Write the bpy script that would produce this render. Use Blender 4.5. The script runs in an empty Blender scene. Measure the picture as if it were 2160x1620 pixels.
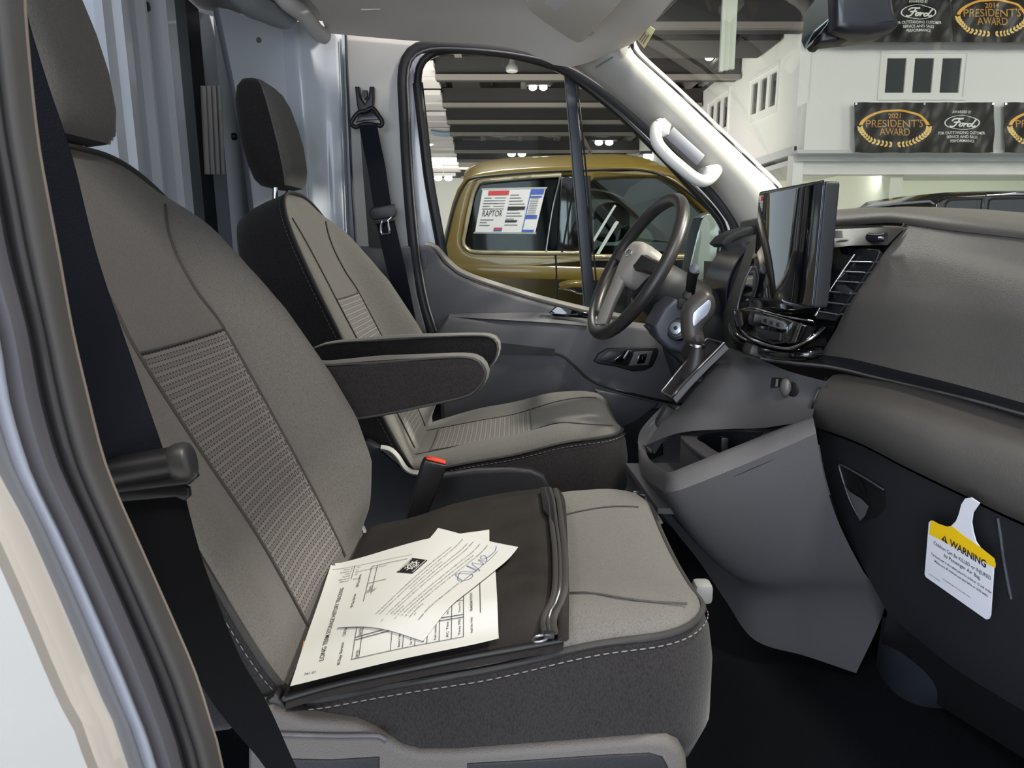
import bpy, bmesh, math, random
from mathutils import Vector, Matrix
random.seed(7)
C = bpy.context.scene.collection
PI = math.pi
# ------------------------------------------------------------------ camera
CZ, PITCH, F = 0.85, math.radians(10.45), 1600.0
cam_d = bpy.data.cameras.new('camera'); cam = bpy.data.objects.new('camera', cam_d); C.objects.link(cam)
cam.location = (0, 0, CZ); cam.rotation_euler = (PI/2 - PITCH, 0, 0)
cam_d.sensor_width = 36; cam_d.lens = F/2160*36; cam_d.clip_start = 0.02; cam_d.clip_end = 200
cam_d.dof.use_dof = True; cam_d.dof.focus_distance = 1.3; cam_d.dof.aperture_fstop = 30
bpy.context.scene.camera = cam
# ------------------------------------------------------------------ world, lamps, exposure
sc = bpy.context.scene
sc.view_settings.view_transform = 'Standard'; sc.view_settings.look = 'None'
sc.view_settings.gamma = 1; sc.view_settings.use_curve_mapping = False
sc.view_settings.exposure = 0.0
w = bpy.data.worlds.new('world'); sc.world = w; w.use_nodes = True
w.node_tree.nodes['Background'].inputs[0].default_value = (0.82, 0.89, 1.0, 1)
w.node_tree.nodes['Background'].inputs[1].default_value = 1.0
CEIL = 4.62
def area(name, loc, to, size, power, col, shape='RECTANGLE', size_y=None, spread=180):
    d = bpy.data.lights.new(name, 'AREA'); d.energy = power; d.color = col; d.shape = shape; d.size = size
    d.size_y = size_y or size; d.spread = math.radians(spread)
    o = bpy.data.objects.new(name, d); C.objects.link(o); o.location = loc
    o.rotation_euler = (Vector(to) - Vector(loc)).to_track_quat('-Z', 'Y').to_euler(); return o
WARM = (1.0, 0.93, 0.83); NEUT = (1.0, 0.96, 0.90); COOL = (0.78, 0.88, 1.0)
area('showroom_lamp', (2.5, 1.5, 4.35), (0.0, 1.4, 0.4), 0.35, 230, WARM)
area('showroom_lamp', (0.9, -2.4, 4.3), (0.2, 1.2, 0.5), 0.5, 150, WARM)
area('showroom_lamp', (-1.6, -2.8, 4.3), (0.6, 1.2, 0.6), 0.8, 70, NEUT)
area('showroom_lamp', (6.2, 6.0, 4.5), (5.5, 12.4, 2.6), 1.5, 175, NEUT)
area('showroom_lamp', (10.5, 8.0, 4.5), (9.5, 12.4, 2.6), 1.5, 165, NEUT)
area('recess_lamp', (8.0, 12.85, 2.02), (8.0, 15.6, 0.4), 5.0, 50, (1, 1, .90), size_y=.2)
area('showroom_lamp', (1.8, 9.5, 4.5), (4.4, 17, 2.8), 1.5, 90, NEUT)
area('showroom_lamp', (-0.5, 5.2, 4.5), (0.2, 3.7, 0.6), 1.2, 200, NEUT)
area('showroom_lamp', (-2.0, 31, 3.6), (-2.0, 43, 1.5), 4.0, 1100, WARM)
area('hidden_uplight', (-1.0, 13, 0.1), (-1.0, 24, 4.6), 5.0, 800, WARM)  # added uplight hidden behind the pickup, brightens ceiling and louvres
area('low_cab_fill', (-1.6, -2.9, 0.9), (0.0, 1.8, 1.15), 4.0, 210, COOL, size_y=2.6)  # unseen cool fill, added low to lift the headliner and far cab side
_d = bpy.data.lights.new('showroom_spot', 'SPOT'); _d.energy = 850; _d.color = WARM; _d.spot_size = math.radians(23); _d.spot_blend = .5; _d.shadow_soft_size = .10
_o = bpy.data.objects.new('showroom_spot', _d); C.objects.link(_o); _o.location = (3.2, 1.75, 2.6); _o.rotation_euler = (Vector((-.18, 2.08, .66))-_o.location).to_track_quat('-Z', 'Y').to_euler()
# ------------------------------------------------------------------ geometry helpers
cp, sp = math.cos(PITCH), math.sin(PITCH)
def ray(px, py):
    dx, dy = (px-1080)/F, -(py-810)/F
    return Vector((dx, cp + dy*sp, -sp + dy*cp))
def P(px, py, Y):
    d = ray(px, py); return Vector((0, 0, CZ)) + d*(Y/d.y)
def PZ(px, py, z):
    d = ray(px, py); return Vector((0, 0, CZ)) + d*((z-CZ)/d.z)
def PX(px, py, x):
    d = ray(px, py); return Vector((0, 0, CZ)) + d*(x/d.x)
def PP(px, py, O, N):
    d = ray(px, py); o = Vector((0, 0, CZ)); return o + d*((O-o).dot(N)/d.dot(N))
def cr(pts, n, closed=False):
    """smooth curve through pts (tuples of any length), n samples evenly spaced along it"""
    pts = [tuple(p) for p in pts]; m = len(pts); D = len(pts[0]); out = []
    segs = m if closed else m-1
    for i in range(segs):
        p = [pts[(i+k) % m] if closed else pts[min(max(i+k, 0), m-1)] for k in (-1, 0, 1, 2)]
        for j in range(12):
            t = j/12; t2 = t*t; t3 = t2*t
            out.append(tuple(.5*(2*p[1][d] + (p[2][d]-p[0][d])*t + (2*p[0][d]-5*p[1][d]+4*p[2][d]-p[3][d])*t2 + (3*p[1][d]-p[0][d]-3*p[2][d]+p[3][d])*t3) for d in range(D)))
    if not closed: out.append(pts[-1])
    return even(out, n, closed)
def even(pts, n, closed=False):
    pts = [tuple(p) for p in pts]
    if closed: pts = pts + [pts[0]]
    ln = [0.0]
    for a, b in zip(pts, pts[1:]): ln.append(ln[-1] + math.dist(a, b))
    tot = ln[-1] or 1e-9; res = []; k = 0; q = n if closed else n-1
    for i in range(n):
        s = tot*i/q
        while k < len(ln)-2 and ln[k+1] < s: k += 1
        t = (s-ln[k])/max(ln[k+1]-ln[k], 1e-12); t = min(max(t, 0), 1)
        res.append(tuple(a+(b-a)*t for a, b in zip(pts[k], pts[k+1])))
    return res
def V3(l): return [Vector(p) for p in l]
def L(pts, n=16, smooth=True):
    p = [tuple(P(*q)) for q in pts]
    return V3(cr(p, n) if smooth else even(p, n))
def mk(name, verts, faces, mat, parent=None, smooth=True, uv=None, angle=35, label=None, mats=None, midx=None):
    me = bpy.data.meshes.new(name); me.from_pydata([tuple(v) for v in verts], [], faces)
    if uv:
        l = me.uv_layers.new(name='UVMap')
        for lp in me.loops: l.data[lp.index].uv = uv[lp.vertex_index]
    for m in (mats or [mat]): me.materials.append(m)
    if midx: me.polygons.foreach_set('material_index', midx)
    me.update()
    bm = bmesh.new(); bm.from_mesh(me)
    bmesh.ops.remove_doubles(bm, verts=bm.verts, dist=1e-6)
    bmesh.ops.recalc_face_normals(bm, faces=bm.faces); bm.to_mesh(me); bm.free()
    if smooth:
        me.polygons.foreach_set('use_smooth', [True]*len(me.polygons)); me.set_sharp_from_angle(angle=math.radians(angle))
    return add(name, me, parent, label)
def add(name, me, parent=None, label=None):
    o = bpy.data.objects.new(name, me); C.objects.link(o)
    if parent is not None: o.parent = parent
    if label: o['label'] = label
    return o
def thing(name, label, cat, group=None, kind=None):
    o = bpy.data.objects.new(name, None); C.objects.link(o); o.empty_display_size = .05
    return tag(o, label, cat, group, kind)
def tag(o, label, cat, group=None, kind=None):
    o['label'] = label; o['category'] = cat
    if group: o['group'] = group
    if kind: o['kind'] = kind
    return o
def grid(name, rows, mat, parent=None, cu=False, cv=False, thick=0, nrm=None, angle=40, label=None, uv=None):
    """rows of points joined by quads; thick adds a back side along nrm"""
    R, N = len(rows), len(rows[0]); verts = [Vector(p) for r in rows for p in r]; faces = []
    for i in range(R if cv else R-1):
        for j in range(N if cu else N-1):
            a, b = i*N+j, i*N+(j+1) % N; c, d = ((i+1) % R)*N+(j+1) % N, ((i+1) % R)*N+j
            faces.append((a, b, c, d))
    if thick:
        off = len(verts); nn = Vector(nrm or (0, 1, 0)).normalized()*thick
        verts += [v+nn for v in verts[:off]]; fr = list(faces)
        faces += [tuple(off+k for k in reversed(f)) for f in fr]
        edge = {}
        for f in fr:
            for k in range(4):
                e = (f[k], f[(k+1) % 4]); edge[tuple(sorted(e))] = None if tuple(sorted(e)) in edge else e
        faces += [(e[1], e[0], off+e[0], off+e[1]) for e in edge.values() if e]
        if uv: uv = uv+uv
    return mk(name, verts, faces, mat, parent, angle=angle, label=label, uv=uv)
def loft(name, loops, mat, parent=None, cap0=True, cap1=True, angle=40, label=None, mats=None, band=None):
    N = len(loops[0]); verts = [Vector(p) for r in loops for p in r]; faces = []; mi = []
    for i in range(len(loops)-1):
        for j in range(N):
            faces.append((i*N+j, i*N+(j+1) % N, (i+1)*N+(j+1) % N, (i+1)*N+j)); mi.append(band[i] if band else 0)
    if cap0: faces.append(tuple(range(N))[::-1]); mi.append(band[0] if band else 0)
    if cap1: faces.append(tuple((len(loops)-1)*N+j for j in range(N))); mi.append(band[-1] if band else 0)
    return mk(name, verts, faces, mat, parent, angle=angle, label=label, mats=mats, midx=mi if mats else None)
def coons(name, c0, c1, d0, d1, mat, parent=None, bulge=None, thick=0, nrm=None, label=None, angle=40):
    """surface from four boundary lines: c0 (v=0), c1 (v=1) run along u; d0 (u=0), d1 (u=1) run along v"""
    n, m = len(c0), len(d0); rows = []
    for j in range(m):
        v = j/(m-1); r = []
        for i in range(n):
            u = i/(n-1)
            p = c0[i]*(1-v)+c1[i]*v + d0[j]*(1-u)+d1[j]*u - (c0[0]*(1-u)*(1-v)+c0[-1]*u*(1-v)+c1[0]*(1-u)*v+c1[-1]*u*v)
            if bulge: p = p + Vector(bulge)*(16*u*(1-u)*v*(1-v))
            r.append(p)
        rows.append(r)
    return grid(name, rows, mat, parent, thick=thick, nrm=nrm, label=label, angle=angle)
def tube(name, pts, r, mat, parent=None, sides=8, closed=False, flat=None, label=None, caps=True):
    """round (or, with flat=(ra, rb, up), oval) bar along pts; r may be a list"""
    pts = V3(pts); n = len(pts); loops = []; up = Vector(flat[2]).normalized() if flat else None; prev = None
    for i, p in enumerate(pts):
        t = (pts[(i+1) % n]-pts[i-1]) if closed else (pts[min(i+1, n-1)]-pts[max(i-1, 0)])
        t.normalize()
        if up is not None: b = up - t*up.dot(t)
        else:
            if prev is None: prev = Vector((0, 0, 1)) if abs(t.z) < .9 else Vector((1, 0, 0))
            b = prev - t*prev.dot(t)
        b.normalize(); prev = b; a = t.cross(b)
        ra, rb = (flat[0], flat[1]) if flat else ((r[i] if isinstance(r, (list, tuple)) else r),)*2
        loops.append([p + a*(ra*math.cos(2*PI*k/sides)) + b*(rb*math.sin(2*PI*k/sides)) for k in range(sides)])
    if closed: return grid(name, loops, mat, parent, cu=True, cv=True, label=label, angle=60)
    return loft(name, loops, mat, parent, caps, caps, angle=60, label=label)
def ribbon(name, left, right, mat, parent=None, thick=.002, nrm=(0, 1, 0), label=None):
    return grid(name, [[a, b] for a, b in zip(left, right)], mat, parent, thick=thick, nrm=nrm, label=label)
def rrect(hx, hy, r, n=48):
    r = min(r, hx-1e-4, hy-1e-4); k = 8; pts = []
    for cx, cy, a0 in ((hx-r, hy-r, 0), (-hx+r, hy-r, PI/2), (-hx+r, -hy+r, PI), (hx-r, -hy+r, 1.5*PI)):
        pts += [(cx+r*math.cos(a0+PI/2*i/k), cy+r*math.sin(a0+PI/2*i/k)) for i in range(k+1)]
    return even(pts, n, True)
from mathutils.bvhtree import BVHTree
_bv = {}
def on(o, px, py, lift=.003):
    """point of object o's surface met by the line of sight, lifted off it towards the viewer"""
    if o.name not in _bv:
        mw = Matrix.Translation(o.location); _bv[o.name] = BVHTree.FromPolygons([mw @ v.co for v in o.data.vertices], [tuple(p.vertices) for p in o.data.polygons])
    d = ray(px, py).normalized(); h = _bv[o.name].ray_cast(Vector((0, 0, CZ)), d)
    if h[0] is None: return None
    n = h[1] if h[1].dot(d) < 0 else -h[1]
    return h[0] + n*lift
class Fr:
    """a flat frame: origin O, axes U and V (unit), normal towards the viewer N = U x V"""
    def __init__(s, O, U, Vv): s.O, s.U = Vector(O), Vector(U).normalized(); s.N = s.U.cross(Vector(Vv)).normalized(); s.V = s.N.cross(s.U).normalized()
    def at(s, x, y, z=0): return s.O + s.U*x + s.V*y + s.N*z
def plane_y(Y): return Fr((0, Y, 0), (1, 0, 0), (0, 0, 1))
def plate(name, outlines, fr, depth, mat, parent=None, bevel=0.0, label=None, seg=2, angle=35):
    """outlines (first the outer edge, then holes) filled in frame fr, front face on the frame, body behind it"""
    cu = bpy.data.curves.new('tmp', 'CURVE'); cu.dimensions = '2D'; cu.fill_mode = 'BOTH'
    bevel = min(bevel, depth*.45)
    cu.extrude = max(depth/2-bevel, 0); cu.bevel_depth = bevel; cu.bevel_resolution = seg; cu.offset = -bevel
    for ol in outlines:
        s = cu.splines.new('POLY'); s.points.add(len(ol)-1); s.use_cyclic_u = True
        for q, p in zip(s.points, ol): q.co = (p[0], p[1], 0, 1)
    o = bpy.data.objects.new('tmp', cu); C.objects.link(o)
    dg = bpy.context.evaluated_depsgraph_get(); me = bpy.data.meshes.new_from_object(o.evaluated_get(dg))
    bpy.data.objects.remove(o); bpy.data.curves.remove(cu)
    M4 = Matrix((( fr.U.x, fr.V.x, fr.N.x, fr.O.x), (fr.U.y, fr.V.y, fr.N.y, fr.O.y), (fr.U.z, fr.V.z, fr.N.z, fr.O.z), (0, 0, 0, 1)))
    me.transform(M4 @ Matrix.Translation((0, 0, -depth/2)))
    me.name = name; me.materials.clear(); me.materials.append(mat)
    bm = bmesh.new(); bm.from_mesh(me); bmesh.ops.remove_doubles(bm, verts=bm.verts, dist=1e-6); bmesh.ops.recalc_face_normals(bm, faces=bm.faces); bm.to_mesh(me); bm.free()
    me.polygons.foreach_set('material_index', [0]*len(me.polygons))
    me.polygons.foreach_set('use_smooth', [True]*len(me.polygons)); me.set_sharp_from_angle(angle=math.radians(angle))
    return add(name, me, parent, label)
def to2(fr, pts3): return [((p-fr.O).dot(fr.U), (p-fr.O).dot(fr.V)) for p in pts3]
def ppx(outl, Y): return to2(plane_y(Y), [P(x, y, Y) for x, y in outl])
def pl(name, outl, Y, depth, mat, parent=None, bevel=0.0, holes=(), smooth=0, label=None, seg=2):
    """plate standing in the plane at distance Y, its edges sighted in the photograph"""
    ols = [ppx(cr(o, smooth, True) if smooth else o, Y) for o in [outl, *holes]]
    return plate(name, ols, plane_y(Y), depth, mat, parent, bevel, label, seg)
def rbox(name, c, size, mat, parent=None, r=.004, rot=None, seg=2, label=None):
    bm = bmesh.new(); bmesh.ops.create_cube(bm, size=1)
    bmesh.ops.scale(bm, vec=Vector(size), verts=bm.verts)
    if r: bmesh.ops.bevel(bm, geom=list(bm.edges), offset=min(r, min(size)*.48), segments=seg, affect='EDGES', profile=.5)
    if rot is not None: bmesh.ops.transform(bm, matrix=rot.to_4x4() if hasattr(rot, 'to_4x4') else rot, verts=bm.verts)
    bmesh.ops.translate(bm, vec=Vector(c), verts=bm.verts)
    me = bpy.data.meshes.new(name); bm.to_mesh(me); bm.free(); me.materials.append(mat)
    me.polygons.foreach_set('use_smooth', [True]*len(me.polygons)); me.set_sharp_from_angle(angle=math.radians(40))
    return add(name, me, parent, label)
def disc(name, c, axis, r, depth, mat, parent=None, n=32, bevel=.0, label=None):
    a = Vector(axis).normalized(); u = a.orthogonal().normalized(); v = a.cross(u)
    prof = [(r-bevel, 0), (r-bevel*.3, bevel*.3), (r, bevel), (r, depth)] if bevel else [(r, 0), (r, depth)]
    loops = [[Vector(c) - a*d + (u*math.cos(2*PI*k/n)+v*math.sin(2*PI*k/n))*q for k in range(n)] for q, d in prof]
    return loft(name, loops, mat, parent, angle=30, label=label)
def ball(name, c, rad, mat, parent=None, rot=None, n=20, m=12, label=None):
    R = rot or Matrix.Identity(3); loops = []
    for i in range(1, m):
        t = PI*i/m
        loops.append([Vector(c) + R @ Vector((rad[0]*math.sin(t)*math.cos(2*PI*k/n), rad[1]*math.sin(t)*math.sin(2*PI*k/n), rad[2]*math.cos(t))) for k in range(n)])
    return loft(name, loops, mat, parent, angle=80, label=label)
# ---- flat print: rectangles, polygons and lettering laid on a surface given by f(u, v) -> point
def quadmap(c00, c10, c11, c01, lift=.0006, bend=None):
    n = (c10-c00).cross(c01-c00).normalized()
    def f(u, v, l=lift):
        p = c00*(1-u)*(1-v)+c10*u*(1-v)+c11*u*v+c01*(1-u)*v + n*l
        return p + (bend(u, v) if bend else Vector((0, 0, 0)))
    f.n = n; f.w = (c10-c00).length; f.h = (c01-c00).length; return f
class Print:
    def __init__(s, f): s.f, s.v, s.F = f, [], []
    def poly(s, pts, l=0): b = len(s.v); s.v += [s.f(u, v) + s.f.n*l for u, v in pts]; s.F.append(tuple(range(b, b+len(pts)))); return s
    def rect(s, u0, v0, u1, v1, l=0): return s.poly([(u0, v0), (u1, v0), (u1, v1), (u0, v1)], l)
    def ring(s, cu, cv, ru, rv, k=.8, a0=0, a1=2*PI, n=40, l=0):
        for i in range(n):
            a, b = a0+(a1-a0)*i/n, a0+(a1-a0)*(i+1)/n
            s.poly([(cu+ru*math.cos(a), cv+rv*math.sin(a)), (cu+ru*math.cos(b), cv+rv*math.sin(b)), (cu+ru*k*math.cos(b), cv+rv*k*math.sin(b)), (cu+ru*k*math.cos(a), cv+rv*k*math.sin(a))], l)
        return s
    def stroke(s, pts, w, smooth=True, l=0):
        """line of width w in metres"""
        q = cr(pts, max(8, 5*len(pts))) if smooth and len(pts) > 2 else (even(pts, 26) if len(pts) == 2 else pts)
        W, H = s.f.w, s.f.h
        for a, b in zip(q, q[1:]):
            dx, dy = (b[0]-a[0])*W, (b[1]-a[1])*H; ln = math.hypot(dx, dy) or 1e-9; ox, oy = -dy/ln*w/2/W, dx/ln*w/2/H
            ex, ey = dx/ln*w*.2/W, dy/ln*w*.2/H
            s.poly([(a[0]+ox-ex, a[1]+oy-ey), (a[0]-ox-ex, a[1]-oy-ey), (b[0]-ox+ex, b[1]-oy+ey), (b[0]+ox+ex, b[1]+oy+ey)], l)
        return s
    def text(s, body, u, v, size, align='LEFT', stretch=1.0, bold=0.0, width=None, shear=0, l=0):
        """size: letter height in metres; u, v: where the line of writing starts (or its middle); width: fit to that many metres"""
        me = glyphs(body, bold, shear); xs = [p[0] for p in me[0]]
        if not xs: return s
        x0, x1 = min(xs), max(xs); k = size/.7
        kx = width/(x1-x0) if width else k*stretch
        off = {'LEFT': x0, 'CENTER': (x0+x1)/2, 'RIGHT': x1}[align]; b = len(s.v)
        s.v += [s.f(u+(x-off)*kx/s.f.w, v+y*k/s.f.h) + s.f.n*l for x, y in me[0]]
        s.F += [tuple(b+i for i in fc) for fc in me[1]]; return s
    def out(s, name, mat, parent=None, label=None):
        return mk(name, s.v, s.F, mat, parent, smooth=False, label=label)
_gl = {}
def glyphs(body, bold=0.0, shear=0):
    k = (body, bold, shear)
    if k not in _gl:
        cu = bpy.data.curves.new('tmp', 'FONT'); cu.body = body; cu.resolution_u = 3; cu.offset = bold; cu.shear = shear
        o = bpy.data.objects.new('tmp', cu); C.objects.link(o)
        me = bpy.data.meshes.new_from_object(o.evaluated_get(bpy.context.evaluated_depsgraph_get()))
        _gl[k] = ([(v.co.x, v.co.y) for v in me.vertices], [tuple(p.vertices) for p in me.polygons])
        bpy.data.objects.remove(o); bpy.data.curves.remove(cu); bpy.data.meshes.remove(me)
    return _gl[k]
# ------------------------------------------------------------------ materials
def lin(c): return tuple((x/255/12.92 if x/255 <= .04045 else ((x/255+.055)/1.055)**2.4) for x in c)+(1,)
def mat(name, rgb, rough=.5, metal=0, spec=.5, bump=0, scale=200, detail=2, mott=0, mscale=8, kind='noise', coat=0, emit=0, sheen=0):
    m = bpy.data.materials.new(name); m.use_nodes = True; nt = m.node_tree; b = nt.nodes['Principled BSDF']
    b.inputs['Base Color'].default_value = lin(rgb); b.inputs['Roughness'].default_value = rough; b.inputs['Metallic'].default_value = metal
    b.inputs['Specular IOR Level'].default_value = spec; b.inputs['Coat Weight'].default_value = coat; b.inputs['Coat Roughness'].default_value = .04
    if sheen: b.inputs['Sheen Weight'].default_value = sheen
    if emit: b.inputs['Emission Color'].default_value = lin(rgb); b.inputs['Emission Strength'].default_value = emit
    if bump or mott:
        tc = nt.nodes.new('ShaderNodeTexCoord')
    if bump:
        bp = nt.nodes.new('ShaderNodeBump'); bp.inputs['Strength'].default_value = bump; bp.inputs['Distance'].default_value = .002
        if kind == 'noise':
            t = nt.nodes.new('ShaderNodeTexNoise'); t.inputs['Scale'].default_value = scale; t.inputs['Detail'].default_value = detail; h = t.outputs['Fac']
        elif kind == 'grain':
            t = nt.nodes.new('ShaderNodeTexVoronoi'); t.inputs['Scale'].default_value = scale; h = t.outputs['Distance']
        nt.links.new(tc.outputs['Object'], t.inputs['Vector'])
        if kind == 'weave':
            pass
        nt.links.new(h, bp.inputs['Height']); nt.links.new(bp.outputs['Normal'], b.inputs['Normal'])
    if mott:
        t2 = nt.nodes.new('ShaderNodeTexNoise'); t2.inputs['Scale'].default_value = mscale; t2.inputs['Detail'].default_value = 4
        nt.links.new(tc.outputs['Object'], t2.inputs['Vector'])
        mx = nt.nodes.new('ShaderNodeMix'); mx.data_type = 'RGBA'
        c = lin(rgb); mx.inputs['A'].default_value = tuple(x*(1-mott) for x in c[:3])+(1,); mx.inputs['B'].default_value = tuple(min(1, x*(1+mott)) for x in c[:3])+(1,)
        nt.links.new(t2.outputs['Fac'], mx.inputs['Factor']); nt.links.new(mx.outputs['Result'], b.inputs['Base Color'])
    return m
def math_node(nt, op, a, b=None, c=None):
    n = nt.nodes.new('ShaderNodeMath'); n.operation = op
    for i, x in enumerate((a, b, c)):
        if x is None: continue
        if isinstance(x, (int, float)): n.inputs[i].default_value = x
        else: nt.links.new(x, n.inputs[i])
    return n.outputs[0]
def fabric(name, rgb, pitch=.0022, dark=.72, bump=.5, rough=.95):
    """woven cloth: fine uneven threads over a slow mottle"""
    m = bpy.data.materials.new(name); m.use_nodes = True; nt = m.node_tree; b = nt.nodes['Principled BSDF']
    b.inputs['Roughness'].default_value = rough; b.inputs['Specular IOR Level'].default_value = .15; b.inputs['Sheen Weight'].default_value = .12
    tc = nt.nodes.new('ShaderNodeTexCoord')
    mp = nt.nodes.new('ShaderNodeMapping'); mp.inputs['Rotation'].default_value = (.3, .5, .4); mp.inputs['Scale'].default_value = (1, 1, .45); nt.links.new(tc.outputs['Object'], mp.inputs[0])
    vo = nt.nodes.new('ShaderNodeTexVoronoi'); vo.inputs['Scale'].default_value = 1/pitch; nt.links.new(mp.outputs[0], vo.inputs['Vector'])
    nz = nt.nodes.new('ShaderNodeTexNoise'); nz.inputs['Scale'].default_value = 10; nz.inputs['Detail'].default_value = 6; nt.links.new(tc.outputs['Object'], nz.inputs['Vector'])
    h = math_node(nt, 'SUBTRACT', 1, vo.outputs['Distance'])
    f = math_node(nt, 'ADD', math_node(nt, 'MULTIPLY', h, .75), math_node(nt, 'MULTIPLY', nz.outputs['Fac'], .25))
    mx = nt.nodes.new('ShaderNodeMix'); mx.data_type = 'RGBA'; c = lin(rgb)
    mx.inputs['A'].default_value = tuple(x*dark for x in c[:3])+(1,); mx.inputs['B'].default_value = tuple(x*(2-dark) for x in c[:3])+(1,)
    nt.links.new(f, mx.inputs['Factor']); nt.links.new(mx.outputs['Result'], b.inputs['Base Color'])
    bp = nt.nodes.new('ShaderNodeBump'); bp.inputs['Strength'].default_value = bump; bp.inputs['Distance'].default_value = .0006
    nt.links.new(h, bp.inputs['Height']); nt.links.new(bp.outputs['Normal'], b.inputs['Normal']); return m
def insert_fabric(name, rgb, line):
    """seat centre cloth with rows of square meanders, drawn in the UV map (metres)"""
    m = bpy.data.materials.new(name); m.use_nodes = True; nt = m.node_tree; b = nt.nodes['Principled BSDF']
    b.inputs['Roughness'].default_value = .95; b.inputs['Specular IOR Level'].default_value = .12
    uvn = nt.nodes.new('ShaderNodeUVMap'); uvn.uv_map = 'UVMap'; sx = nt.nodes.new('ShaderNodeSeparateXYZ'); nt.links.new(uvn.outputs[0], sx.inputs[0])
    row, per = .0125, .0105
    vr = math_node(nt, 'DIVIDE', sx.outputs[1], row); vi = math_node(nt, 'FLOOR', vr); vf = math_node(nt, 'FRACT', vr)
    ur = math_node(nt, 'ADD', math_node(nt, 'DIVIDE', sx.outputs[0], per), math_node(nt, 'MULTIPLY', vi, .35)); uf = math_node(nt, 'FRACT', math_node(nt, 'ADD', ur, 40))
    hi = math_node(nt, 'GREATER_THAN', uf, .5); lv = math_node(nt, 'MULTIPLY_ADD', hi, .5, .25)
    hor = math_node(nt, 'LESS_THAN', math_node(nt, 'ABSOLUTE', math_node(nt, 'SUBTRACT', vf, lv)), .07)
    e = math_node(nt, 'ABSOLUTE', math_node(nt, 'SUBTRACT', math_node(nt, 'ABSOLUTE', math_node(nt, 'SUBTRACT', uf, .5)), .25))
    e2 = math_node(nt, 'MINIMUM', math_node(nt, 'MINIMUM', uf, math_node(nt, 'SUBTRACT', 1, uf)), math_node(nt, 'ABSOLUTE', math_node(nt, 'SUBTRACT', uf, .5)))
    ver = math_node(nt, 'MULTIPLY', math_node(nt, 'LESS_THAN', e2, .075), math_node(nt, 'LESS_THAN', math_node(nt, 'ABSOLUTE', math_node(nt, 'SUBTRACT', vf, .5)), .30))
    ln = math_node(nt, 'MAXIMUM', hor, ver)
    mx = nt.nodes.new('ShaderNodeMix'); mx.data_type = 'RGBA'; mx.inputs['A'].default_value = lin(rgb); mx.inputs['B'].default_value = lin(line)
    nt.links.new(ln, mx.inputs['Factor']); nt.links.new(mx.outputs['Result'], b.inputs['Base Color'])
    bp = nt.nodes.new('ShaderNodeBump'); bp.inputs['Strength'].default_value = .8; bp.inputs['Distance'].default_value = .001; bp.invert = True
    nt.links.new(ln, bp.inputs['Height']); nt.links.new(bp.outputs['Normal'], b.inputs['Normal']); return m
def glass(name, tint=(235, 240, 238), refl=.06, rough=.0, fres=1.45):
    m = bpy.data.materials.new(name); m.use_nodes = True; nt = m.node_tree; nt.nodes.remove(nt.nodes['Principled BSDF'])
    out = nt.nodes['Material Output']; t = nt.nodes.new('ShaderNodeBsdfTransparent'); t.inputs[0].default_value = lin(tint)
    g = nt.nodes.new('ShaderNodeBsdfGlossy'); g.inputs['Roughness'].default_value = rough; g.inputs[0].default_value = (1, 1, 1, 1)
    mx = nt.nodes.new('ShaderNodeMixShader'); mx.inputs[0].default_value = refl
    nt.links.new(t.outputs[0], mx.inputs[1]); nt.links.new(g.outputs[0], mx.inputs[2]); nt.links.new(mx.outputs[0], out.inputs[0]); return m
FAB = fabric('seat_cloth', (103, 100, 97), pitch=.0016); FABD = fabric('seat_side_cloth', (42, 40, 41), pitch=.0018, dark=.5)
FABI = insert_fabric('seat_insert_cloth', (128, 124, 122), (76, 73, 73))
PIPE = mat('seam_piping', (52, 50, 50), .8); SEAM = mat('seam_thread', (66, 64, 62), .9); THREAD = mat('thread', (120, 118, 116), .8)
PLAS = mat('grained_plastic', (74, 73, 76), .55, bump=.25, scale=900, kind='grain')
PLASD = mat('dark_plastic', (36, 37, 41), .5, spec=.3, bump=.2, scale=900, kind='grain')
PLASL = mat('pale_trim_plastic', (196, 194, 192), .5, bump=.08, scale=900, kind='grain')
PLASG = mat('grey_trim_plastic', (92, 91, 96), .55, bump=.2, scale=900, kind='grain')
SOFT = mat('soft_dash_skin', (79, 76, 73), .5, bump=.22, scale=700, kind='grain')
BLK = mat('black_plastic', (22, 22, 24), .45); RUB = mat('rubber_seal', (46, 46, 50), .6); RUBN = mat('blurred_seal', (74, 75, 84), .6); RUBG = mat('grey_seal', (108, 106, 108), .55)
GLOSS = mat('piano_black', (10, 10, 12), .06, spec=.6, coat=.6); CHROME = mat('chrome', (225, 226, 230), .12, metal=1)
SATIN = mat('satin_silver', (178, 182, 192), .3, metal=.85)
PAINT = mat('white_van_paint', (206, 212, 222), .3, coat=.4); WHITE = mat('white_body_paint', (196, 194, 192), .35, coat=.3)
BELT = mat('belt_webbing', (27, 30, 39), .8, spec=.12, bump=.3, scale=700); PAPER = mat('paper', (204, 203, 200), .8, mott=.03, mscale=6)
INK = mat('print_ink', (40, 40, 44), .7); INKL = mat('faint_ink', (95, 95, 100), .7); BLUEINK = mat('blue_ink', (50, 70, 150), .6)
RED = mat('release_red', (226, 70, 52), .4); ORANGE = mat('orange_paper', (238, 150, 60), .7)
YEL = mat('warning_yellow', (240, 196, 20), .5); TAGW = mat('tag_white', (222, 222, 230), .45)
LINER = mat('headliner_cloth', (214, 209, 205), .95, bump=.15, scale=500)
CARPET = mat('black_carpet', (17, 19, 23), .95, spec=.08, bump=.8, scale=600)
GLASS = glass('door_glass', (240, 244, 242), .001); WSGLASS = glass('windscreen_glass', (244, 250, 246), .035)
BAG = mat('black_bag_cloth', (37, 33, 31), .75, spec=.3, bump=.4, scale=1200, kind='grain', mott=.65, mscale=16)
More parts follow.
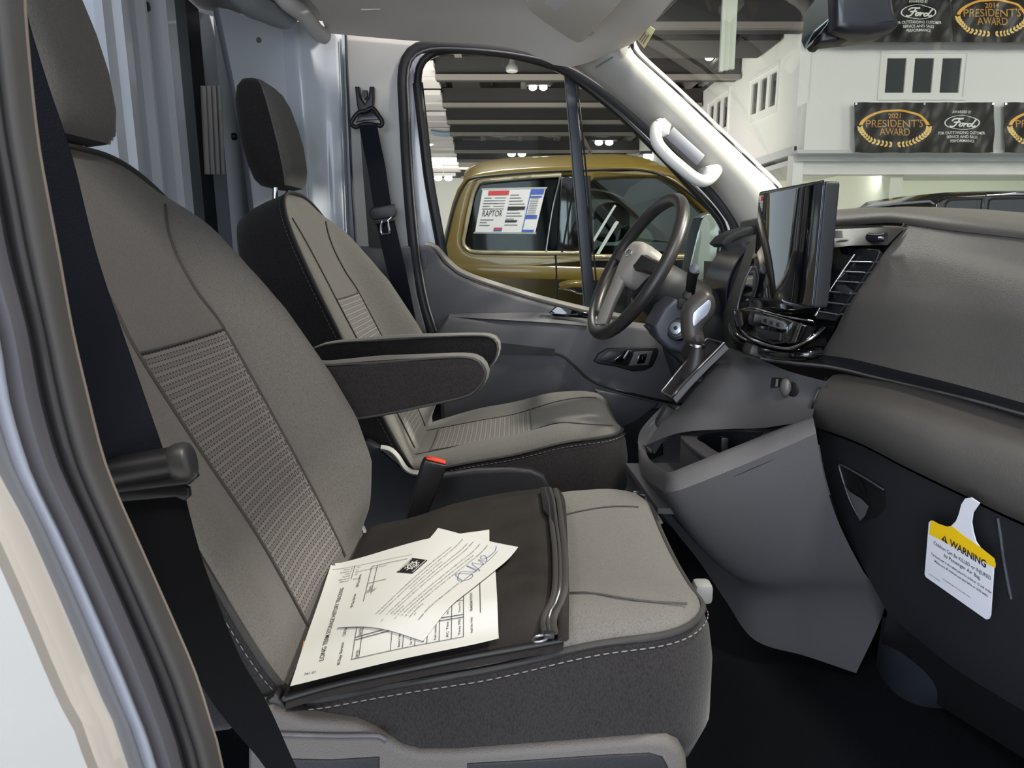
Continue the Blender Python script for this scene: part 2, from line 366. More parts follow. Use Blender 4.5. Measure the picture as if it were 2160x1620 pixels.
# ================================================================== van shell (setting)
floor = tag(mk('floor', [(-1.0, .42, 0), (1.35, .42, 0), (1.35, 2.5, 0), (-1.0, 2.5, 0), (-1.0, .42, -.06), (1.35, .42, -.06), (1.35, 2.5, -.06), (-1.0, 2.5, -.06)],
    [(0, 1, 2, 3), (4, 7, 6, 5), (0, 4, 5, 1), (1, 5, 6, 2), (2, 6, 7, 3), (3, 7, 4, 0)], CARPET, smooth=False), 'black carpeted cab floor under the seats and dashboard', 'floor', kind='structure')
fw = tag(mk('wall_front', [(1.3, .42, -.06), (1.3, 2.5, -.06), (1.12, 2.5, .78), (1.12, .42, .78), (1.34, .42, -.06), (1.34, 2.5, -.06), (1.16, 2.5, .78), (1.16, .42, .78)],
    [(0, 1, 2, 3), (4, 7, 6, 5), (0, 3, 7, 4), (1, 5, 6, 2), (2, 6, 7, 3), (0, 4, 5, 1)], CARPET, smooth=False), 'black bulkhead at the front of the footwell', 'wall', kind='structure')
# ---- headliner
hl = thing('ceiling', 'grey cloth headliner over the seats', 'ceiling', kind='structure')
edge = L([(690, 70, 2.31), (870, 86, 2.31), (1000, 92, 2.30), (1100, 106, 2.28), (1200, 142, 2.24), (1335, 92, 2.265)], 20)
mid = V3(cr([(-.50, 2.10, 1.445), (-.33, 2.1, 1.447), (-.14, 2.1, 1.445), (.02, 2.05, 1.44), (.18, 1.98, 1.41), (.335, 1.9, 1.362)], 20))
ctr = V3(cr([(-.52, 1.5, 1.47), (-.33, 1.5, 1.47), (-.14, 1.5, 1.47), (.02, 1.5, 1.46), (.20, 1.5, 1.42), (.36, 1.5, 1.375)], 20))
near = V3(cr([(-.52, .55, 1.46), (-.33, .55, 1.46), (-.14, .55, 1.46), (.02, .55, 1.45), (.20, .6, 1.41), (.34, .7, 1.35)], 20))
rowsH = [[a*(1-t)+b*t for a, b in zip(A, B)] for A, B, n in ((edge, mid, 5), (mid, ctr, 5), (ctr, near, 6)) for t in [i/n for i in range(n)]] + [near]
grid('headliner_panel', rowsH, LINER, hl, thick=.03, nrm=(0, 0, 1))
grid('rear_roof_panel', [V3([(-1.0, y, 1.52), (-.75, y, 1.50), (-.50, y, 1.478)]) for y in (.5, 1.5, 2.34)], LINER, hl, thick=.02, nrm=(0, 0, 1))
pl('dome_plate', [(757, 8), (765, 3), (800, 3), (806, 8), (803, 20), (762, 22)], 2.10, .004, LINER, hl, .001)
# roof bow and cross tube behind the seats
tube('roof_bow', L([(575, -40, 2.02), (600, 0, 2.06), (640, 30, 2.14), (668, 66, 2.22), (684, 76, 2.26)], 14), .022, PLASL, hl, 12)
tube('roof_tube', L([(470, -60, 1.85), (520, 2, 1.95), (560, 22, 2.05), (600, 36, 2.16), (612, 14, 2.2)], 14), .030, mat('grey_roof_tube', (140, 146, 150), .5), hl, 12)
# ---- rear bulkhead: pressed steel with upright ribs
wr = thing('wall_rear', 'white steel cargo bulkhead with upright pressed ribs behind the seats', 'wall', kind='structure')
plan = [(1.500, -.85), (1.506, -.76), (1.515, -.748), (1.545, -.745), (1.556, -.732), (1.575, -.732), (1.586, -.748), (1.624, -.750), (1.632, -.80), (1.676, -.805), (1.684, -.765), (1.700, -.752), (1.717, -.755), (1.724, -.79), (1.768, -.792), (1.776, -.755), (1.790, -.745), (1.81, -.762), (1.884, -.764), (1.895, -.80), (1.912, -.815), (2.07, -.82), (2.10, -.86), (2.3, -.88), (2.36, -.85)]
def onx(y, x, z): return Vector((x, y, z))
grid('ribbed_panel', [[onx(y, x - (z-.6)*.02, z) for y, x in plan] for z in (0, .4, .8, 1.2, 1.5)], PAINT, wr, thick=.004, nrm=(-1, 0, 0), angle=20)
mk('door_gap_side', [(-.85, 1.50, 0), (-.87, 1.50, 1.5), (-1.08, 1.48, 1.5), (-1.08, 1.48, 0)], [(0, 1, 2, 3)], BLK, wr)
for px, py in ((303, 14), (490, 288)):
    p = PX(px, py, -.795); disc('panel_plug', p + Vector((.012, 0, 0)), (1, 0, 0), .010, .012, BLK, wr, 16, .003)
pan = BLK
mk('opening_back', [(-1.06, .3, -.05), (-1.06, 1.5, -.05), (-1.06, 1.5, 1.5), (-1.06, .3, 1.5), (-1.09, .3, -.05), (-1.09, 1.5, -.05), (-1.09, 1.5, 1.5), (-1.09, .3, 1.5)], [(0, 1, 2, 3), (7, 6, 5, 4), (0, 3, 7, 4), (1, 5, 6, 2)], mat('dark_opening', (38, 44, 54), .6), wr, smooth=False)
c0 = PX(205, 135, -1.05); disc('porthole_ring', c0 + Vector((.006, 0, 0)), (1, 0, 0), .085, .012, BLK, wr, 32, .003); disc('porthole_pane', c0 + Vector((.009, 0, 0)), (1, 0, 0), .066, .006, mat('pale_pane', (226, 196, 192), .4), wr, 32)
tube('hanging_cable', [PX(x, y, -1.0) for x, y in ((188, -10), (195, 60), (204, 88), (226, 110), (228, 165), (240, 200), (236, 360))], .006, BLK, wr, 6)
GS = mat('rib_shade_strip', (112, 121, 132), .4); RS = mat('recess_shade_grey', (92, 100, 104), .4)  # rib and recess shade put into darker strip colours
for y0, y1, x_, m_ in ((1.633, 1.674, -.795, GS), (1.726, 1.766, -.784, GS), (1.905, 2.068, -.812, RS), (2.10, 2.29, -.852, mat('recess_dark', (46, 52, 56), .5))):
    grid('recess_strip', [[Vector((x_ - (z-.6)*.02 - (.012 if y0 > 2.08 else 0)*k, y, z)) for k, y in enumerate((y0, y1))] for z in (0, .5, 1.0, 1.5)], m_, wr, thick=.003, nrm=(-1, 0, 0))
# upright white rods standing in for bright reflections in the recess
for i in range(4):
    x = 428 + i*11
    a, b = PX(x, 182, -.812), PX(x+9, 368, -.815)
    tube('reflection_rod', [a, b], 0, WHITE, wr, 8, flat=(.009, .007, (1, 0, 0)))
# ---- body side, driver side (behind the door opening)
wl = thing('wall_left', 'white painted body side and pillar behind the driver door', 'wall', kind='structure')
side = [(-.775, 2.38), (-.768, 2.29), (-.755, 2.24), (-.735, 2.222), (-.712, 2.235), (-.694, 2.275), (-.676, 2.32), (-.655, 2.335), (-.63, 2.325), (-.61, 2.315), (-.595, 2.32), (-.575, 2.345), (-.545, 2.35), (-.515, 2.35), (-.507, 2.356), (-.503, 2.385)]
grid('body_side_panel', [[Vector((x - max(0, z-1.0)*.10*(1 if x < -.68 else 0), y - max(0, z-1.15)*.22*max(0, min(1, (-.55-x)/.25)), z)) for x, y in side] for z in (0, .3, .6, .9, 1.15, 1.25, 1.35, 1.42, 1.47)], PAINT, wl, thick=.004, nrm=(0, 1, 0), angle=50)
pl('pillar_trim', [(727, 66), (800, 74), (900, 84), (870, 118), (858, 160), (858, 300), (866, 420), (876, 540), (752, 540), (742, 400), (733, 200)], 2.36, .03, PLASL, wl, .006)
pl('pillar_backing', [(600, -60), (870, -20), (880, 900), (600, 900)], 2.405, .012, PAINT, wl)
pl('corner_backing', [(380, -80), (620, -80), (640, 900), (380, 900)], 2.412, .012, mat('corner_dark', (62, 68, 72), .5), wl)
pl('sill_backing', [(835, 540), (1000, 620), (1000, 1100), (835, 1100)], 2.49, .012, mat('sill_dark', (30, 32, 36), .6), wl)
tube('trim_seam', L([(729, 70, 2.352), (736, 250, 2.352), (744, 420, 2.352), (757, 600, 2.352)], 12), .0035, RUB, wl, 6)
pl('lower_pillar_trim', [(752, 519), (866, 519), (880, 620), (905, 720), (915, 900), (760, 900)], 2.35, .04, PLASG, wl, .005)
disc('trim_clip', P(546, 84, 2.18), (.3, -1, 0), .007, .006, PLASG, wl, 12)
# ---- door opening seal and outer skin
seal = [(912, 700), (893, 640), (878, 560), (866, 450), (858, 340), (853, 240), (850, 170), (856, 130), (876, 105), (915, 96), (1000, 99), (1080, 108), (1150, 124), (1210, 148), (1290, 204), (1380, 284), (1450, 352), (1510, 415), (1540, 455), (1552, 480), (1556, 560)]
tube('trim_1', L([(x, y, 2.365) for x, y in seal], 90), 0, RUB, None, 10, flat=(.018, .016, (0, -1, 0)))
tag(bpy.data.objects['trim_1'], 'thick black rubber seal running round the driver door opening', 'seal', kind='structure')
tube('trim_2', L([(x+9+(4 if x > 1100 else 0), y+(6 if x > 860 and y < 400 else 0), 2.352) for x, y in seal], 90), 0, RUBG, None, 8, flat=(.003, .003, (0, -1, 0)))
tag(bpy.data.objects['trim_2'], 'thin grey lip along the inner edge of the door seal', 'seal', kind='structure')
# ---- driver door
dr = thing('door_1', 'driver door with grey moulded panel, glass and black divider bar', 'door', kind='structure')
glass_edge = [(935, 545), (921, 470), (905, 380), (892, 270), (881, 175), (884, 145), (898, 122), (930, 107), (1000, 106), (1080, 116), (1150, 134), (1200, 156), (1290, 226), (1380, 312), (1450, 386), (1505, 446), (1528, 490), (1524, 560), (1500, 690), (1240, 690), (1000, 610)]
outer = [(880, 720), (860, 560), (850, 350), (842, 150), (856, 100), (900, 78), (1000, 80), (1120, 92), (1220, 132), (1330, 215), (1460, 340), (1560, 450), (1590, 560), (1590, 760)]
pl('window_frame', outer, 2.43, .05, PAINT, dr, .004, holes=[glass_edge])
tube('run_channel', L([(x, y, 2.405) for x, y in glass_edge[:5]], 24), 0, BLK, dr, 8, flat=(.016, .012, (0, -1, 0)))
tube('upper_channel', L([(x, y, 2.405) for x, y in glass_edge[4:18]], 60), 0, BLK, dr, 8, flat=(.012, .012, (0, -1, 0)))
pl('divider_bar', [(1190, 150), (1213, 160), (1236, 400), (1257, 650), (1233, 650), (1212, 400)], 2.41, .03, mat('satin_black_bar', (38, 42, 50), .4), dr, .004)
tube('divider_edge', L([(1217, 165, 2.405), (1240, 400, 2.405), (1262, 640, 2.405)], 8), .003, RUB, dr, 6)
pl('drop_glass', [(878, 100), (1000, 96), (1120, 112), (1203, 150), (1245, 660), (1245, 700), (940, 640)], 2.452, .004, GLASS, dr)
pl('quarter_glass', [(1210, 150), (1290, 205), (1400, 312), (1500, 420), (1548, 480), (1540, 690), (1255, 690)], 2.452, .004, GLASS, dr)
pl('upper_panel', [(872, 530), (878, 519), (905, 518), (918, 530), (935, 556), (965, 580), (1010, 600), (1100, 628), (1180, 650), (1245, 664), (1330, 682), (1420, 705), (1560, 560), (1590, 580), (1590, 720), (940, 720), (905, 700), (885, 620)], 2.375, .075, PLASG, dr, .014, seg=3)
tube('sill_lip', L([(900, 517, 2.41), (922, 524, 2.40), (945, 552, 2.40), (985, 580, 2.40), (1100, 618, 2.40), (1180, 640, 2.40), (1245, 655, 2.40), (1330, 672, 2.40)], 40), 0, mat('sill_grey', (170, 164, 156), .5), dr, 8, flat=(.010, .016, (0, -1, 0)))
pl('lower_panel', [(920, 700), (945, 668), (1000, 671), (1080, 674), (1160, 678), (1250, 684), (1330, 684), (1440, 700), (1600, 690), (1620, 1000), (1560, 1060), (960, 1060), (930, 900)], 2.315, .13, PLASG, dr, .016, seg=3)
coons('arm_ledge', L([(948, 662, 2.372), (1050, 660, 2.372), (1165, 660, 2.372), (1240, 674, 2.372)], 16), L([(948, 668, 2.325), (1050, 674, 2.312), (1165, 681, 2.312), (1240, 688, 2.312)], 16), V3([P(948, 662, 2.372), P(948, 668, 2.325)]), V3([P(1240, 674, 2.372), P(1240, 688, 2.312)]), PLASG, dr)
pl('switch_panel', [(1158, 660), (1175, 645), (1240, 660), (1244, 672), (1170, 668)], 2.33, .02, GLOSS, dr, .003)
pl('pull_cap', [(886, 538), (889, 533), (900, 534), (903, 540), (901, 560), (897, 566), (888, 566)], 2.372, .004, mat('cap_plastic', (84, 84, 90), .5), dr, .0015)
tube('panel_groove', L([(1045, 738, 2.311), (1170, 746, 2.311), (1205, 766, 2.311), (1240, 798, 2.311), (1290, 820, 2.311), (1400, 846, 2.311), (1440, 852, 2.311)], 40), 0, BLK, dr, 6, flat=(.004, .004, (0, -1, 0)))
coons('pad_strip', L([(1045, 722, 2.31), (1170, 736, 2.31)], 8), L([(1045, 746, 2.305), (1170, 750, 2.305)], 8), V3([P(1045, 722, 2.31), P(1045, 746, 2.305)]), V3([P(1170, 736, 2.31), P(1170, 750, 2.305)]), PLASD, dr)
pl('map_pocket', [(1255, 822), (1390, 850), (1386, 858), (1340, 892), (1300, 908), (1280, 880)], 2.30, .05, PLASG, dr, .008)
pl('pocket_lower', [(1280, 886), (1345, 880), (1362, 866), (1395, 862), (1400, 960), (1300, 1000)], 2.305, .05, PLASD, dr, .006)
hb = [(1252, 762), (1262, 746), (1280, 735), (1330, 733), (1384, 732), (1390, 740), (1386, 754), (1376, 774), (1360, 782), (1335, 784), (1300, 774), (1262, 768)]
h = pl('handle_bezel', hb, 2.305, .02, BLK, dr, .004)
pl('handle_cup', [(1262, 760), (1284, 740), (1332, 740), (1336, 750), (1322, 772), (1300, 768)], 2.304, .01, mat('cup_black', (18, 19, 22), .3), h, .002)
pl('pull_lever', [(1302, 752), (1322, 738), (1330, 740), (1326, 752), (1312, 764), (1290, 764)], 2.296, .01, GLOSS, h, .003)
pl('lever_edge', [(1314, 756), (1324, 739), (1328, 740), (1318, 758)], 2.294, .004, SATIN, h, .001)
pl('bezel_plate', [(1338, 742), (1378, 740), (1368, 770), (1326, 772)], 2.304, .01, PLASG, h, .002)
pl('lock_switch', [(1349, 748), (1366, 746), (1360, 766), (1344, 768)], 2.301, .006, GLOSS, h, .0015)
pl('lock_bar', [(1346, 752), (1350, 748), (1347, 766), (1343, 767)], 2.299, .004, CHROME, h, .001)
# ---- A pillar trim with windscreen edge
ap = thing('trim_3', 'pale moulded windscreen pillar trim beside the driver door', 'pillar trim', kind='structure')
i_edge = L([(1150, 112, 2.33), (1225, 150, 2.33), (1300, 208, 2.33), (1390, 286, 2.33), (1460, 354, 2.33), (1520, 418, 2.33), (1560, 480, 2.33), (1570, 520, 2.33)], 30)
o_edge = L([(1330, 78, 2.27), (1334, 100, 2.27), (1350, 122, 2.28), (1420, 186, 2.30), (1500, 262, 2.32), (1580, 338, 2.34), (1640, 396, 2.35), (1660, 440, 2.36)], 30)
rowsA = []
for t in (0, .12, .28, .45, .6, .75, .9, 1):
    rowsA.append([a*(1-t)+b*t + Vector((0, -.060*math.sin(PI*t)**.8, .0)) for a, b in zip(i_edge, o_edge)])
rowsA.append([b + Vector((.015, .02, .012)) for b in o_edge])
grid('pillar_cover', rowsA, mat('screen_pillar_plastic', (158, 155, 150), .5, bump=.08, scale=900, kind='grain'), ap, thick=.004, nrm=(.2, .8, .2), angle=60)
tube('cover_joint', L([(1256, 142, 2.27), (1290, 122, 2.245), (1330, 98, 2.262)], 10), .0022, RUBG, ap, 6)
tube('screen_seal', L([(1440, -20, 1.76), (1400, 22, 1.93), (1360, 56, 2.12), (1338, 78, 2.24), (1332, 96, 2.268), (1346, 120, 2.278), (1420, 188, 2.298), (1500, 264, 2.318), (1580, 340, 2.338), (1640, 398, 2.348)], 50), 0, BLK, ap, 6, flat=(.006, .006, (0, -1, 0)))
hd = thing('grab_handle', 'pale grey grab handle on the windscreen pillar above the steering wheel', 'handle')
hp = [(1394, 262, 2.235), (1384, 272, 2.19), (1386, 300, 2.17), (1408, 328, 2.165), (1440, 356, 2.165), (1466, 376, 2.17), (1486, 382, 2.18), (1502, 372, 2.20), (1512, 358, 2.25)]
tube('grip', L(hp, 40), 0, PLASL, hd, 14, flat=(.017, .015, (0, -1, 0)))
pl('upper_mount', [(1380, 262), (1386, 250), (1404, 248), (1418, 262), (1412, 284), (1396, 290)], 2.19, .09, PLASL, hd, .010)
pl('lower_mount', [(1482, 370), (1490, 350), (1508, 346), (1520, 358), (1514, 370), (1498, 384)], 2.20, .10, PLASL, hd, .010)
tube('recess', L([(1412, 278, 2.258), (1440, 304, 2.258), (1478, 338, 2.268)], 10), 0, mat('recess_grey', (128, 128, 136), .6), hd, 8, flat=(.018, .006, (0, -1, 0)))
# ---- sun visor
vs = thing('sun_visor', 'pale cloth sun visor folded up against the headliner', 'visor')
def hz(px, py): return PZ(px, py, 1.405)
fv = Fr(PZ(1180, 20, 1.392), (1, 0, 0), (0, 1, 0))
vo = [PP(x, y, fv.O, Vector((0, 0, 1))) for x, y in ((1095, -45), (1115, 2), (1150, 30), (1196, 62), (1218, 74), (1232, 70), (1290, 8), (1330, -40))]
plate('visor_board', [to2(fv, vo)], Fr(fv.O, (1, 0, 0), (0, 1, 0)), .022, LINER, vs, .008)
plate('visor_label', [to2(fv, [PP(x, y, fv.O + Vector((0, 0, -.0235)), Vector((0, 0, 1))) for x, y in ((1150, 6), (1172, 22), (1205, -4), (1180, -20))])], Fr(fv.O + Vector((0, 0, -.0225)), (1, 0, 0), (0, 1, 0)), .001, TAGW, vs, 0)
rbox('hinge_clip', P(1242, 64, 2.07), (.03, .05, .02), PLASL, vs, .006)
tube('hinge_rod', [P(1228, 66, 2.03), P(1262, 44, 2.10), P(1330, 66, 2.14)], .005, PLASL, vs, 8)
# ---- windscreen
ws = thing('window_1', 'wide clear windscreen above the dashboard', 'windscreen', kind='structure')
top = V3(cr([tuple(P(1335, 80, 2.275)), tuple(P(1400, 22, 1.95)), (.375, 1.5, 1.375), (.36, 1.1, 1.37), (.31, .72, 1.35)], 20))
bot = V3(cr([(.86, 2.28, .96), (.97, 2.0, .90), (1.05, 1.5, .87), (.97, 1.0, .87), (.80, .60, .90)], 20))
rowsW = [[a*(1-t)+b*t + Vector((.03*math.sin(PI*t), 0, .03*math.sin(PI*t))) for a, b in zip(top, bot)] for t in [i/8 for i in range(9)]]
grid('screen_pane', rowsW, WSGLASS, ws)
st = thing('screen_sticker', 'small cream inspection sticker at the top corner of the windscreen', 'sticker')
sq = [P(1340, 80, 2.235), P(1358, 101, 2.235), P(1381, 62, 2.16), P(1364, 50, 2.16)]
g = quadmap(sq[0], sq[1], sq[2], sq[3], .0)
mk('sticker_sheet', sq + [p + Vector((.002, .002, 0)) for p in sq], [(0, 1, 2, 3), (7, 6, 5, 4), (0, 4, 5, 1), (1, 5, 6, 2), (2, 6, 7, 3), (3, 7, 4, 0)], mat('cream_sticker', (235, 224, 180), .6), st, smooth=False)
pr = Print(quadmap(sq[0], sq[1], sq[2], sq[3], .0006 if g.n.y < 0 else -.0006))
for i in range(4): pr.rect(.15+.2*i, .1, .22+.2*i, .55+.1*(i % 2))
pr.out('sticker_print', INKL, st)
# ---- rear view mirror
rm = thing('rear_view_mirror', 'black interior mirror with angled glass hanging from the windscreen', 'mirror')
fm = Fr(P(1735, 30, 1.42), Vector((.55, -.82, -.08)), Vector((.06, -.05, 1)))
gl = [PP(x, y, fm.O, fm.N) for x, y in ((1697, 27), (1716, 4), (1740, -40), (1764, -55), (1760, 18), (1744, 52), (1728, 72), (1697, 103), (1690, 88))]
plate('mirror_housing', [[(x*1.05, y*1.04) for x, y in to2(fm, gl)]], Fr(fm.at(0, 0, -.004), fm.U, fm.V), .035, BLK, rm, .012)
plate('mirror_glass', [to2(fm, gl)], fm, .006, mat('mirror_silver', (190, 200, 200), .04, metal=1), rm, .001)
pl('camera_pod', [(1764, -60), (1880, -60), (1892, 20), (1903, 48), (1890, 62), (1840, 70), (1790, 68), (1762, 60)], 1.38, .10, mat('pod_black', (26, 27, 34), .3), rm, .015)
pl('lower_cover', [(1735, 66), (1768, 58), (1840, 66), (1880, 62), (1830, 76), (1770, 86), (1730, 90)], 1.42, .06, BLK, rm, .008)
# ---- passenger side door frame close to the lens
pf = thing('door_2', 'pale passenger door opening edge with dark weather seal close in front', 'door frame', kind='structure')
E = dict(
 r=[(38, -520), (47, -40), (49, 20), (60, 150), (77, 300), (100, 430), (121, 540), (150, 700), (185, 850), (215, 968), (250, 1060), (290, 1150), (330, 1240), (372, 1335), (412, 1430), (440, 1520), (472, 1640), (600, 2300)],
 b=[(-170, -520), (-150, -40), (-140, 20), (-120, 150), (-95, 300), (-70, 430), (-50, 540), (-2, 705), (22, 850), (60, 980), (92, 1050), (122, 1110), (163, 1200), (205, 1295), (250, 1400), (290, 1500), (338, 1640), (520, 2300)])
def band(name, f0, f1, y0, y1, m, bul=0, n=7):
    A = cr(E['b'], 60); B = cr(E['r'], 60); rows = []
    for (a, b) in zip(A, B):
        r = []
        for k in range(n):
            t = k/(n-1); f = f0+(f1-f0)*t; Y = y0+(y1-y0)*t - bul*math.sin(PI*t)
            r.append(P(a[0]+(b[0]-a[0])*f, a[1]+(b[1]-a[1])*f, Y))
        rows.append(r)
    return grid(name, rows, m, pf, thick=.006, nrm=(-.3, 1, 0), angle=60)
band('seal_strip', .0, .42, .355, .37, RUBN, .012)
band('seal_inner', .40, .66, .375, .372, RUB, .006)
band('pillar_strip', .64, .965, .372, .385, mat('strip_grey', (60, 59, 60), .6), .006)
band('strip_edge', .96, 1.0, .385, .395, mat('tan_edge', (128, 120, 112), .5), .002, 5)
band('door_step', -.23, .0, .375, .368, mat('bright_jamb', (212, 224, 250), .3, coat=.4), .006)
band('jamb', -1.1, -.22, .30, .375, WHITE, .012)
ja = cr(E['b'], 60); jr = cr(E['r'], 60)
jl = [P(a[0]+(b[0]-a[0])*-1.08, a[1]+(b[1]-a[1])*-1.08, .30) for a, b in zip(ja, jr)]
grid('outer_skin', [[p + (Vector((-1.25, .25, p.z))-p)*t + Vector((0, -.02*math.sin(PI*min(1, t*3)), 0)) for t in (0, .04, .1, .2, .4, .7, 1)] for p in jl], mat('outer_paint', (138, 137, 135), .4), pf, thick=.006, nrm=(0, 1, 0), angle=60)
# ================================================================== seats (built around x forward, y = 0 at the seat's middle)
def sm(x, a, b): t = min(max((x-a)/(b-a), 0), 1); return t*t*(3-2*t)
def ztop(x, y):
    z = .332 + .172*(x+.27) + .024*math.exp(-((abs(y)-.19)/.05)**2)*sm(x, -.30, -.1)*(1-.6*sm(x, .05, .2)) - .006*math.exp(-(y/.1)**2)
    return z - max(0, x-.14)**2*1.9 + .012*sm(x, -.05, .12)
CX, HX, HY = -.0325, .2675, .25
def cush_loop(dl, dz, absz=None, n=120):
    pts = rrect(HX-dl, HY-dl, max(.012, .085-dl), n)
    return [Vector((CX+x, y, (ztop(CX+x*(1 if dl >= 0 else HX/(HX-dl)), y*(1 if dl >= 0 else HY/(HY-dl)))+dz) if absz is None else absz + .05*(CX+x))) for x, y in pts]
def back_outline():
    half = [(-.02, .0), (-.02, .19), (.0, .23), (.06, .248), (.2, .252), (.36, .25), (.47, .242), (.56, .225), (.63, .196), (.68, .145), (.707, .08), (.713, 0)]
    full = half + [(s, -y) for s, y in reversed(half[1:-1])]
    return cr(full, 120, True)
BO = back_outline(); A_, N_, B0 = Vector((-.43, 0, .903)).normalized(), Vector((.903, 0, .43)).normalized(), Vector((-.275, 0, .325))
_BS = [(-.05, 0), (.01, .0), (.06, .052), (.13, .090), (.21, .102), (.29, .098), (.43, .080), (.52, .056), (.61, .030), (.68, .004), (.8, 0)]
def bolster(s):
    for (a, p), (b, q) in zip(_BS, _BS[1:]):
        if s <= b: t = max(0, (s-a)/(b-a)); return p+(q-p)*t
    return 0
def dfun(s, y):
    far = bolster(s)*math.exp(-((y-.205)/.052)**2); near = .013*sm(s, -.02, .1)*(1-.6*sm(s, .45, .64))*math.exp(-((y+.205)/.06)**2)
    return .010 + far + near - .006*math.exp(-(y/.09)**2)
def bk(s, y, d): return B0 + A_*s + Vector((0, y, 0)) + N_*d
def back_loop(ks, d=None, mul=1.0, add=0):
    out = []
    for s, y in BO:
        s2, y2 = .33+(s-.33)*ks, y*ks
        out.append(bk(s2, y2, d if d is not None else dfun(s2, y2)*mul+add))
    return out
def head_section(h, hx, hy, r, lean=0):
    return [Vector((-.603 - .18*h + x + lean, y, .985+h)) for x, y in rrect(hx, hy, r, 64)]
def dashes(name, pts, n, r, m, parent, off=Vector((0, 0, 0))):
    """a row of stitches: every other piece of the line"""
    q = V3(even(pts, n*3+1)); V, Fc = [], []
    for i in range(n):
        a, b = q[3*i]+off, q[3*i+2]+off; t = (b-a).normalized(); u = t.orthogonal().normalized(); v = t.cross(u); k = len(V)
        for e, c in ((a, .6), (a+(b-a)*.3, 1), (a+(b-a)*.7, 1), (b, .6)):
            V += [e+(u*math.cos(PI/2*j)+v*math.sin(PI/2*j))*r*c for j in range(4)]
        for s_ in range(3):
            for j in range(4): Fc.append((k+s_*4+j, k+s_*4+(j+1) % 4, k+s_*4+4+(j+1) % 4, k+s_*4+4+j))
    o = mk(name, V, Fc, m, parent); o['kind'] = 'stuff'; return o
def make_seat():
    t = thing('car_seat', '', 'seat', 'front seats')
    # cushion
    loops = [cush_loop(.03, 0, .205), cush_loop(.0, 0, .222), cush_loop(-.016, 0, .262), cush_loop(-.016, -.075), cush_loop(-.010, -.035), cush_loop(0, -.012)]
    cu = loft('seat_cushion', loops, FABD, t, True, False, angle=60, label='charcoal woven cushion side')
    tops = [cush_loop(0, -.012), cush_loop(.004, -.004), cush_loop(.014, .002)] + [cush_loop(d, .004) for d in (.035, .06, .09, .12, .15, .18, .21, .235, .2485)]
    loft('cushion_top', tops, FAB, cu, False, True, angle=60, label='warm grey woven cushion top')
    tube('cushion_piping', [p + Vector((0, 0, .001)) for p in cush_loop(-.002, -.012)], .0042, PIPE, cu, 6, closed=True)
    dl = cush_loop(-.0085, -.020); dashes('cushion_stitch', dl + dl[:1], 190, .0008, THREAD, cu, Vector((0, 0, .0)))
    gx, gy = [-.232+.247*i/30 for i in range(31)], [-.112+.224*j/30 for j in range(31)]
    grid('cushion_insert', [[Vector((x, y, ztop(x, y)+.0055)) for y in gy] for x in gx], FABI, cu, label='centre cloth with square meander pattern', uv=[(y, x) for x in gx for y in gy])
    for ya, yb in ((-.128, -.212), (.120, .140)):
        tube('cushion_seam', [Vector((x, ya+(yb-ya)*sm(x, -.05, .18), ztop(x, ya+(yb-ya)*sm(x, -.05, .18))+.0052)) for x in [-.27+.478*i/24 for i in range(25)]], .0013, SEAM, cu, 5)
    for xx in (-.236, .020):
        tube('cushion_seam', [Vector((xx, -.128+.256*i/16, ztop(xx, -.128+.256*i/16)+.0045)) for i in range(17)], .0017, SEAM, cu, 5)
    # backrest
    side = [back_loop(.80, -.135), back_loop(.93, -.132), back_loop(.99, -.118), back_loop(1.012, -.085), back_loop(1.014, -.045), back_loop(1.006, -.002), back_loop(1.0, .012)]
    ba = loft('backrest', side, FABD, t, True, False, angle=60, label='charcoal cloth backrest side')
    front = [back_loop(1.0, .012)] + [back_loop(k, None, m_, 0) for k, m_ in ((.988, .9), (.965, 1), (.93, 1), (.89, 1), (.84, 1), (.79, 1), (.74, 1), (.69, 1), (.63, 1), (.56, 1), (.48, 1), (.38, 1), (.26, 1), (.13, 1), (.02, 1))]
    loft('backrest_front', front, FAB, ba, False, True, angle=60, label='warm grey woven backrest front')
    tube('backrest_piping', back_loop(1.003, .011), .0042, PIPE, ba, 6, closed=True)
    dl = back_loop(1.009, .0); dashes('backrest_stitch', dl + dl[:1], 210, .0007, THREAD, ba)
    gs = [.03+.40*i/36 for i in range(37)]
    def ynear(s): return -(.108 + .05*sm(s, .16, .43))
    gy = [j/30 for j in range(31)]; YY = lambda s, j: ynear(s) + (.119-ynear(s))*j
    grid('backrest_insert', [[bk(s, YY(s, j), dfun(s, YY(s, j))+.0016) for j in gy] for s in gs], FABI, ba, label='centre cloth with square meander pattern', uv=[(YY(s, j), s) for s in gs for j in gy])
    for sg in (-1, 1):
        ln = cr([(.02, .120), (.2, .120), (.43, .120), (.49, .108), (.55, .106), (.60, .122), (.64, .150)], 40)
        if sg < 0: ln = cr([(.02, .108), (.16, .108), (.30, .136), (.43, .158), (.49, .148), (.55, .140), (.60, .144), (.64, .160)], 40)
        tube('backrest_seam', [bk(s, sg*y, dfun(s, sg*y)+.0022) for s, y in ln], .0019, SEAM, ba, 5)
    tube('backrest_seam', [bk(.431, -.158+.278*i/16, dfun(.431, -.158+.278*i/16)+.0022) for i in range(17)], .0019, SEAM, ba, 5)
    # headrest
    hs = [(0, .020, .066, .02), (.004, .034, .084, .03), (.018, .046, .098, .045), (.05, .052, .107, .05), (.10, .054, .110, .052), (.15, .051, .108, .05), (.20, .046, .101, .046), (.232, .036, .088, .036), (.248, .022, .070, .022), (.253, .008, .05, .008)]
    he = loft('headrest', [head_section(h, hx, hy, r) for h, hx, hy, r in hs], FABD, t, angle=70, label='charcoal cloth headrest')
    fr = []
